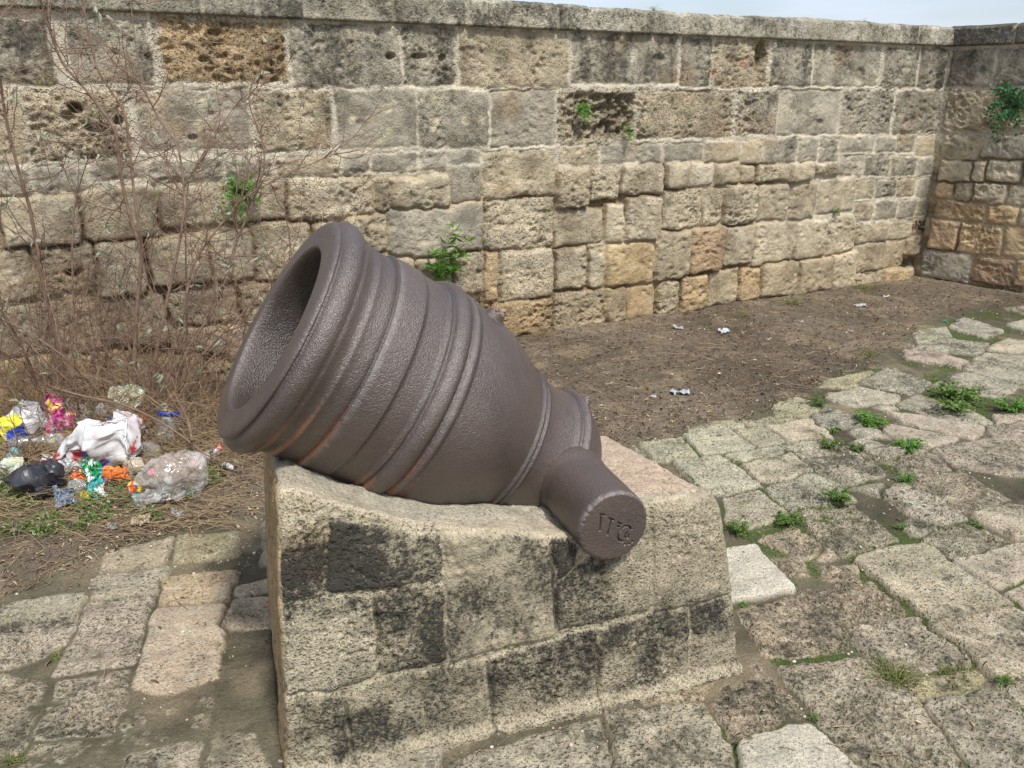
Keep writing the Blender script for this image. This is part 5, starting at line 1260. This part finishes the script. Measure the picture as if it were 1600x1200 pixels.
def rub_ball(size, seedn, amp=.28, f=9, nu=100, nv=64, pinch=0):
    a, b = np.meshgrid(np.linspace(0, 2 * np.pi, nu, endpoint=False), np.linspace(.02, np.pi - .02, nv)); s = np.array(size) / 2
    U_ = np.stack([np.cos(a) * np.sin(b), np.sin(a) * np.sin(b), np.cos(b)], -1)
    if pinch: U_[..., :2] *= (1 - pinch * np.clip(U_[..., 2:3], 0, 1) ** 1.3)
    P = U_ * s; P = P + crumple(P / max(s) * .08, amp * min(s[0], s[2]) * 1.25, seedn, f / .08 * .11)
    nr, nc = a.shape; i = np.arange(nr - 1)[:, None] * nc + np.arange(nc)[None]; j = np.arange(nr - 1)[:, None] * nc + (np.arange(nc)[None] + 1) % nc
    Fq = np.stack([i, i + nc, j + nc, j], -1).reshape(-1, 4); V = P.reshape(-1, 3)
    c0, c1 = len(V), len(V) + 1; V = np.vstack([V, V[:nc].mean(0), V[-nc:].mean(0)])
    k = np.arange(nc); Ft = np.concatenate([np.stack([k, (k + 1) % nc, np.full(nc, c0)], -1), np.stack([(nr - 1) * nc + (k + 1) % nc, (nr - 1) * nc + k, np.full(nc, c1)], -1)])
    return V, [Fq, Ft]
def rub_sheet(size, seedn, amp=.2, nu=30, nv=26, thick=.0012):
    a, b = np.meshgrid(np.linspace(-.5, .5, nu), np.linspace(-.5, .5, nv)); L, W, Hh = size
    a2 = a + .05 * (fbm2(b * 5, a * 2, seedn, 2) - .5); b2 = b * (1 + .12 * np.sin(a * 5 + seedn))
    z = Hh * (1.6 * (fbm2(a * 3.2 + seedn, b * 3.2, seedn, 2) - .35) + .9 * (np.abs(vn2(a * 8, b * 8 + seedn, 3) - .5)) * 2)
    P = np.stack([a2 * L, b2 * W, z], -1); P = P + crumple(P, amp * .05, seedn, 14)
    nr, nc = a.shape; Fq = grid_faces(nr, nc); n = nr * nc; gx = np.gradient(P, axis=1); gy = np.gradient(P, axis=0); nn = np.cross(gx, gy); nn /= np.linalg.norm(nn, axis=-1)[..., None]
    V = np.concatenate([P.reshape(-1, 3), (P - nn * thick).reshape(-1, 3)])
    rim = np.concatenate([np.arange(nc), np.arange(1, nr) * nc + nc - 1, (nr - 1) * nc + np.arange(nc - 2, -1, -1), np.arange(nr - 2, 0, -1) * nc]); r2 = np.roll(rim, -1)
    return V, [Fq, Fq[:, ::-1] + n, np.stack([rim, rim + n, r2 + n, r2], -1)]
Wt, Bl, Yl, Pk, Rd, Gn, Og, Bk, Gy, Te, Pp = (.72, .72, .72), (.03, .07, .42), (.78, .72, .06), (.62, .05, .28), (.60, .03, .04), (.02, .26, .09), (.72, .17, .03), (.022, .022, .028), (.42, .43, .45), (.06, .36, .36), (.28, .06, .32)
PkP, Mint, Cream, Sky = (.66, .52, .50), (.44, .62, .52), (.62, .60, .42), (.30, .40, .55)
def rot_z(V, a): c, s_ = math.cos(a), math.sin(a); V = V.copy(); x, y = V[:, 0].copy(), V[:, 1].copy(); V[:, 0] = c * x - s_ * y; V[:, 1] = s_ * x + c * y; return V
def tilt(V, a): c, s_ = math.cos(a), math.sin(a); V = V.copy(); y, z = V[:, 1].copy(), V[:, 2].copy(); V[:, 1] = c * y - s_ * z; V[:, 2] = s_ * y + c * z; return V
GR = "rubbish dumped under the shrub"
def rubbish(name, cat, label, cx, cy, w, h, mat, pal, kind='ball', f=16, rot=0., tl=0., seedn=0, amp=.28, pinch=0, ylift=0, Yd=None, part=None):
    """cx, cy, w, h read in the enlarged crop (3.636 x) of the heap"""
    px, py, pw, ph = cx / 3.636, 560 + cy / 3.636, w / 3.636, h / 3.636
    g_ = ground(px, py + ph / 2 + ylift) if Yd is None else at_depth(px, py, Yd)
    if Yd is None and g_[1] > 4.0: g_ = g_ * 4.0 / g_[1]
    dist = np.linalg.norm(g_ - O); sx_, sz_ = pw / F_PX * dist, ph / F_PX * dist * 1.05
    C_ = at_depth(px, py, g_[1] + (.0 if Yd else -.02)); 
    if kind == 'sheet': V, Fc = rub_sheet((sx_, sz_ * 1.02, .012 + .16 * min(sx_, sz_)), seedn, amp, 60, 60); V = tilt(V, math.radians(50) + tl)
    else: V, Fc = rub_ball((sx_, min(sx_, sz_) * .8, sz_), seedn, amp, pinch=pinch)
    V = rot_z(V, rot); ce = (V.max(0) + V.min(0)) / 2; V = V - ce
    z0 = gh(C_[0], C_[1]); lowz = C_[2] + V[:, 2].min()
    if lowz < z0 - .01: C_ = C_ + np.array([0, 0, (z0 - .01 - lowz)])
    cols = palette_cols(V, pal, seedn, f) * (.92 + .16 * fbm3(V, 30, seedn, 2))[:, None]
    o = mesh_np(name, V, Fc, mat, None, dict(col=cols), smooth=False); o.location = tuple(C_)
    tag(o, label, cat, GR); return o
items = [
 ("crumpled_bag", "bag", "blue and yellow crumpled snack bag at the far left of the heap", 30, 425, 150, 175, M_FOIL, [Bl, Bl, Yl, Yl, (.1, .2, .5)], dict(f=11, seedn=1)),
 ("plastic_bag", "bag", "pale grey see-through bag left of the pink wrapper", 178, 390, 170, 160, M_BAG, [Gy, Wt, (.5, .52, .56)], dict(seedn=2)),
 ("snack_wrapper", "wrapper", "magenta snack wrapper with yellow print standing up in the heap", 320, 375, 118, 190, M_FOIL, [Pk, Pk, Pk, Yl, Pp, (.8, .4, .5)], dict(f=26, kind='sheet', tl=.4, seedn=3)),
 ("snack_wrapper", "wrapper", "small pink and yellow wrapper touching the magenta one", 398, 405, 85, 100, M_FOIL, [(.75, .25, .45), Yl, Pk], dict(f=24, seedn=4)),
 ("snack_wrapper", "wrapper", "small teal and yellow printed wrapper above the tin can", 272, 482, 84, 60, M_FOIL, [Te, Yl, Sky, Wt], dict(f=40, kind='sheet', seedn=5)),
 ("plastic_bag", "bag", "pale green and white crumpled bag at the top of the heap", 722, 300, 185, 165, M_BAG, [Mint, Wt, Cream, (.6, .7, .62)], dict(f=14, seedn=7)),
 ("snack_wrapper", "wrapper", "small orange-red wrapper beside the green and white bag", 825, 385, 44, 76, M_FOIL, [Og, Og, Rd], dict(f=40, seedn=8)),
 ("shopping_bag", "bag", "large white shopping bag with red and blue print in the middle of the heap", 555, 515, 370, 235, M_BAG, [Wt, Wt, Wt, (.66, .64, .66), Wt, (.62, .56, .58), Bl, Rd, Wt, Wt], dict(f=13, seedn=10, amp=.34)),
 ("plastic_bag", "bag", "pinkish white bag knotted against the large shopping bag", 722, 452, 185, 140, M_BAG, [PkP, Wt, PkP, (.7, .62, .6)], dict(seedn=11)),
 ("black_bag", "bag", "black plastic bag lying below the tin can", 205, 700, 230, 165, M_WHITEP, [Bk, Bk, (.04, .04, .05)], dict(seedn=12)),
 ("plastic_bag", "bag", "pale green crumpled film left of the black bag", 75, 640, 120, 90, M_BAG, [Cream, (.5, .56, .4), Wt], dict(seedn=13)),
 ("foil_wrapper", "wrapper", "tall green foil wrapper in front of the shopping bag", 535, 685, 78, 185, M_FOIL, [Gn, Gn, Gn, Te, (.05, .4, .15), Wt], dict(f=26, kind='sheet', tl=.35, seedn=15)),
 ("snack_wrapper", "wrapper", "orange wrapper just right of the green foil", 612, 655, 60, 76, M_FOIL, [Og, Og, (.8, .3, .08)], dict(f=30, seedn=16)),
 ("snack_wrapper", "wrapper", "larger orange wrapper second from the green foil", 682, 662, 80, 80, M_FOIL, [Og, (.62, .13, .03), Og], dict(f=26, seedn=17)),
 ("snack_wrapper", "wrapper", "small many-coloured wrapper below the clear cup", 768, 742, 78, 60, M_FOIL, [Og, Rd, Bl, Yl, Gn], dict(f=60, seedn=18)),
 ("clear_bag", "bag", "large clear plastic bag at the right of the heap", 975, 670, 265, 205, M_CLEAR, [(.50, .50, .47), (.58, .57, .54), (.46, .40, .36), (.52, .42, .38)], dict(f=10, seedn=19, amp=.30)),
 ("plastic_film", "film", "clear flap of film spread in front of the large clear bag", 900, 780, 250, 80, M_CLEAR, [(.62, .62, .6), (.55, .55, .55)], dict(kind='sheet', seedn=20)),
 ("plastic_film", "film", "blue-grey sheet of film below the shopping bag", 358, 785, 110, 90, M_BAG, [(.25, .31, .40), (.30, .36, .42)], dict(kind='sheet', seedn=23)),
 ("carton", "carton", "flat green carton above the large clear bag", 925, 538, 110, 34, M_FOIL, [Gn, Gn, (.05, .35, .15)], dict(seedn=24, kind='sheet')),
 ("plastic_scrap", "scrap", "beige curled scrap on the earth in front of the heap", 800, 918, 84, 46, M_WHITEP, [(.50, .42, .32), (.55, .5, .4)], dict(seedn=26, kind='sheet')),
 ("plastic_scrap", "scrap", "bright white scrap on the earth right of the curled beige one", 1012, 882, 56, 28, M_WHITEP, [(.5, .5, .48)], dict(seedn=27, kind='sheet')),
 ("plastic_scrap", "scrap", "teal scrap under the many-coloured wrapper", 778, 790, 64, 26, M_FOIL, [Te, (.05, .3, .4)], dict(seedn=28)),
 ("plastic_scrap", "scrap", "teal crumpled scrap at the left below the yellow bag", 78, 545, 66, 56, M_FOIL, [Te, Sky], dict(seedn=29)),
 ("snack_wrapper", "wrapper", "pink scrap of wrapper at the left edge of the clear bag", 860, 655, 40, 40, M_FOIL, [(.8, .1, .25)], dict(seedn=30)),
 ("paper_scrap", "scrap", "orange and white scrap below the tin can's right end", 440, 655, 60, 56, M_FOIL, [Og, Wt, Wt], dict(seedn=31, kind='sheet')),
 ("plastic_bag", "bag", "small clear white bag right of the heap beneath the shrub", 1290, 612, 100, 34, M_BAG, [Wt, (.6, .66, .62)], dict(seedn=32)),
 ("dark_pot", "pot", "dark brown crushed pot between the orange scrap and the jar", 830, 452, 72, 62, M_WHITEP, [(.05, .03, .03)], dict(seedn=33, amp=.12)),
 ("plastic_film", "film", "dark blue-black scrap of film left of the black bag", 120, 600, 90, 50, M_FOIL, [Bk, (.04, .05, .10)], dict(seedn=34, kind='sheet')),
 ("plastic_scrap", "scrap", "grey-white scrap under the curled beige one", 640, 945, 60, 24, M_WHITEP, [(.42, .40, .38)], dict(seedn=35, kind='sheet')),
 ("clear_film", "film", "clear crinkled film between the grey see-through bag and the shopping bag", 330, 500, 120, 80, M_CLEAR, [(.55, .55, .55)], dict(f=10, seedn=41)),
 ("plastic_bag", "bag", "small white bag wedged under the shopping bag's left corner", 400, 600, 110, 90, M_BAG, [Wt, (.6, .62, .66)], dict(f=10, seedn=42)),
 ("clear_film", "film", "clear film piled between the shopping bag and the jar", 835, 520, 130, 90, M_CLEAR, [(.5, .5, .48)], dict(f=10, seedn=43)),
 ("snack_wrapper", "wrapper", "red and white wrapper lying between the black bag and the tin can", 290, 600, 90, 60, M_FOIL, [(.5, .06, .06), Wt, Wt], dict(f=22, kind='sheet', seedn=44)),
 ("plastic_bag", "bag", "dull white bag behind the magenta wrapper", 440, 330, 110, 80, M_BAG, [(.5, .5, .5), (.42, .42, .44)], dict(f=10, seedn=45)),
 ("snack_wrapper", "wrapper", "blue and silver wrapper leaning on the pinkish white bag", 640, 395, 70, 70, M_FOIL, [(.1, .2, .45), (.5, .5, .5), Wt], dict(f=24, kind='sheet', seedn=46)),
 ("clear_film", "film", "clear film at the far left under the blue and yellow bag", 70, 500, 130, 70, M_CLEAR, [(.5, .52, .5)], dict(f=10, seedn=47)),
 ("plastic_bag", "bag", "beige bag half under the clear bag's left edge", 770, 610, 110, 80, M_BAG, [(.52, .46, .36), (.6, .56, .5)], dict(f=10, seedn=48)),
 ("snack_wrapper", "wrapper", "pale green wrapper to the left of the orange and white scrap", 330, 690, 70, 60, M_FOIL, [(.3, .45, .3), Wt], dict(f=22, kind='sheet', seedn=49)),
 ("clear_film", "film", "clear film trailing from the bottle towards the earth", 1080, 745, 120, 60, M_CLEAR, [(.5, .5, .5)], dict(f=10, kind='sheet', seedn=50)),
 ("clear_film", "film", "clear film bundle behind the pink and yellow wrapper", 470, 400, 90, 70, M_CLEAR, [(.5,.5,.5)], dict(f=14, seedn=60)),
 ("plastic_bag", "bag", "grey-white bag on top between the shopping bag and the green and white bag", 600, 350, 100, 80, M_BAG, [(.55,.56,.58),(.6,.6,.6)], dict(f=14, seedn=61)),
 ("snack_wrapper", "wrapper", "dark blue wrapper at the foot of the magenta wrapper", 340, 455, 60, 46, M_FOIL, [(.04,.06,.3),(.04,.06,.3),Yl], dict(f=14, seedn=62, kind='sheet')),
 ("plastic_bag", "bag", "dirty beige bag between the jar and the clear bag", 900, 600, 90, 60, M_BAG, [(.42,.36,.26),(.5,.45,.36)], dict(f=14, seedn=63)),
 ("snack_wrapper", "wrapper", "red wrapper scrap in front of the pinkish white bag", 700, 560, 56, 46, M_FOIL, [(.5,.04,.05),(.5,.04,.05),Wt], dict(f=14, seedn=64, kind='sheet')),
 ("clear_film", "film", "clear film between the black bag and the green foil", 440, 735, 90, 60, M_CLEAR, [(.48,.5,.5)], dict(f=14, seedn=65)),
 ("snack_wrapper", "wrapper", "silver scrap resting on the black bag", 150, 655, 50, 40, M_FOIL, [(.45,.45,.45),(.3,.3,.32)], dict(f=14, seedn=66, kind='sheet')),
 ("plastic_bag", "bag", "white bag edge under the blue-grey film", 250, 760, 90, 40, M_BAG, [(.5,.5,.48)], dict(f=14, seedn=67)),
 ("snack_wrapper", "wrapper", "small yellow scrap beside the tall green foil", 480, 770, 40, 34, M_FOIL, [Yl,(.6,.5,.1)], dict(f=14, seedn=68, kind='sheet')),
 ("clear_film", "film", "thin clear film in the stalks above the jar", 1010, 380, 100, 60, M_CLEAR, [(.5,.5,.5)], dict(f=14, seedn=69)),
 ("snack_wrapper", "wrapper", "small purple and red scrap right of the green foil", 588, 700, 40, 44, M_FOIL, [Pp, Pk, Og], dict(seedn=36, f=50)),
]
for nm, cat, lab, cx, cy, w, h, mat, pal, kw in items:
    rubbish(nm, cat, lab, cx, cy, w, h, mat, pal, rot=random.Random(kw['seedn']).uniform(-.5, .5), **kw)
def revolve(name, prof, mat, parent, seg=40, dent=0, seedn=0, cols=None):
    p = np.array(prof); a = np.linspace(0, 2 * np.pi, seg, endpoint=False); Z_, A_ = np.meshgrid(p[:, 0], a, indexing='ij'); Rr = np.broadcast_to(p[:, 1][:, None], Z_.shape)
    Rr = Rr * (1 - dent * np.clip(vn2(A_ * 1.2, Z_ * 20, seedn), 0, 1)); V = np.stack([Z_, Rr * np.cos(A_), Rr * np.sin(A_)], -1).reshape(-1, 3)
    nr, nc = Z_.shape; i = np.arange(nr - 1)[:, None] * nc + np.arange(nc)[None]; j = np.arange(nr - 1)[:, None] * nc + (np.arange(nc)[None] + 1) % nc
    return mesh_np(name, V, np.stack([i, i + nc, j + nc, j], -1).reshape(-1, 4), mat, parent, dict(col=np.tile(cols or (.7, .7, .7), (len(V), 1))))
def lying(name, cat, label, cx, cy, Yd, rz, r, ry=0):
    P = at_depth(cx / 3.636, 560 + cy / 3.636, Yd); P[2] = max(P[2], gh(P[0], P[1]) + r)
    t = empty(name, tuple(P)); t.rotation_euler = (0, ry, rz); tag(t, label, cat, GR); return t
t = lying("tin_can", "can", "silver tin can lying on its side at the left of the heap", 205, 520, 3.62, .15, .03)
revolve("can_body", [(-.052, .0), (-.052, .030), (-.050, .033), (-.046, .0325), (-.02, .032), (-.018, .031), (-.012, .032), (.012, .032), (.018, .031), (.046, .0325), (.050, .033), (.052, .031)], M_TIN, t, dent=.18, seedn=3)
revolve("lid", [(.049, .0305), (.0485, .020), (.048, .0)], M_TIN, t)
t = lying("clear_jar", "jar", "clear plastic jar with a blue and yellow lid at the top right of the heap", 960, 470, 3.72, 1.2, .05, -1.25)
revolve("jar_body", [(-.075, 0), (-.075, .045), (-.068, .054), (.035, .054), (.055, .048), (.06, .044)], M_CLEAR, t, dent=.1, cols=(.62, .63, .62))
revolve("lid", [(.058, .049), (.058, .050), (.078, .050), (.08, .046), (.0801, .0)], M_FOIL, t, cols=Bl)
revolve("lid_mark", [(.0815, .030), (.0825, .028), (.083, .0)], M_FOIL, t, cols=Yl)
t = lying("drink_bottle", "bottle", "clear crushed drink bottle with a pink tint at the right end of the heap", 1160, 705, 3.42, .5, .034, -.5)
revolve("bottle_body", [(-.085, 0), (-.085, .026), (-.08, .034), (-.05, .034), (-.045, .031), (-.04, .034), (0, .034), (.005, .031), (.01, .034), (.04, .033), (.07, .018), (.082, .013), (.095, .013)], M_CLEAR, t, dent=.22, seedn=9, cols=(.66, .60, .60))
revolve("label", [(-.036, .0348), (.0, .0348)], M_BAG, t, dent=.22, seedn=9, cols=(.70, .35, .38))
revolve("cap", [(.092, .0145), (.105, .0145), (.107, .012), (.1071, 0)], M_FOIL, t, cols=(.65, .12, .12))
t = lying("clear_cup", "cup", "small clear cup standing above the many-coloured wrapper", 755, 690, 3.36, .3, .02, -1.1)
revolve("cup_body", [(-.03, 0), (-.03, .020), (-.025, .022), (.03, .028), (.032, .030), (.034, .030)], M_CLEAR, t, cols=(.7, .7, .7))
t = lying("clear_tub", "tub", "clear tub with a curved rim at the left edge under the pale green film", 38, 715, 3.35, .8, .03, -1.0)
revolve("tub_body", [(-.03, 0), (-.03, .034), (-.02, .038), (.03, .044), (.031, .047), (.034, .047)], M_CLEAR, t, cols=(.6, .62, .6))
t = lying("foil_tray", "tray", "curved metal foil tray between the black bag and the shopping bag", 412, 680, 3.42, .2, .03, -.7)
revolve("tray_rim", [(0, .0), (.002, .028), (.0, .036), (.006, .038), (.010, .036)], M_TIN, t, dent=.25, seedn=6)

# small litter over the bare earth and the paving
GS = "bits of litter on the ground"
for i, (px, py, w, h, c, lab) in enumerate([(1021, 619, 16, 10, Wt, "white crumpled scrap on the earth above the plinth's corner"), (1062, 614, 44, 10, (.6, .64, .68), "long thin pale film scrap right of the white crumpled one"),
    (1130, 519, 26, 7, (.72, .75, .8), "pale bluish scrap near the foot of the wall"), (1051, 660, 11, 9, Yl, "yellow petal-like scrap at the corner of a paving slab"),
    (982, 604, 10, 4, (.6, .56, .45), "tiny beige scrap nearest the mortar's vent"), (1060, 514, 24, 5, (.5, .52, .55), "grey film scrap along the foot of the wall"),
    (1385, 464, 14, 6, (.7, .68, .62), "whitish scrap on the dark earth near the corner"), (1345, 478, 30, 5, (.55, .55, .55), "flat grey scrap left of the whitish one near the corner"),
    (1476, 500, 10, 5, (.05, .4, .2), "small green scrap at the far edge of the paving"), (1494, 505, 8, 6, (.3, .3, .5), "small bluish scrap at the far edge of the paving"),
    (1296, 643, 8, 4, (.1, .55, .55), "tiny turquoise scrap under the upright weed"), (1330, 518, 9, 6, (.6, .63, .7), "small pale blue scrap in the middle of the earth"),
    (1320, 541, 7, 5, (.3, .4, .6), "tiny blue scrap left of the grass tuft on the earth"), (1424, 792, 10, 7, (.6, .68, .62), "pale green glassy scrap on the pitted slab"),
    (1338, 1066, 6, 4, (.85, .85, .85), "tiny bright white scrap on the furrowed slab"), (1252, 502, 8, 4, (.66, .62, .55), "tiny whitish scrap beside the wall's grass tufts"),
    (1200, 531, 12, 4, (.62, .6, .55), "small pale scrap in the middle of the earth strip"), (390, 850, 8, 5, (.7, .7, .66), "tiny white scrap left of the plinth")]):
    g_ = ground(px, py); d = np.linalg.norm(g_ - O) / F_PX
    V, Fc = rub_sheet((w * d * .6, w * d * .4, h * d * .3), 60 + i, .22, 24, 20); V = V - (V.max(0) + V.min(0)) / 2
    o = mesh_np("litter_scrap", V, Fc, M_WHITEP, None, dict(col=np.tile(np.array(c) * .6, (len(V), 1))), smooth=False); o.location = (g_[0], g_[1], gh(g_[0], g_[1]) - V[:, 2].min() * .8)
    tag(o, lab, "scrap", GS)
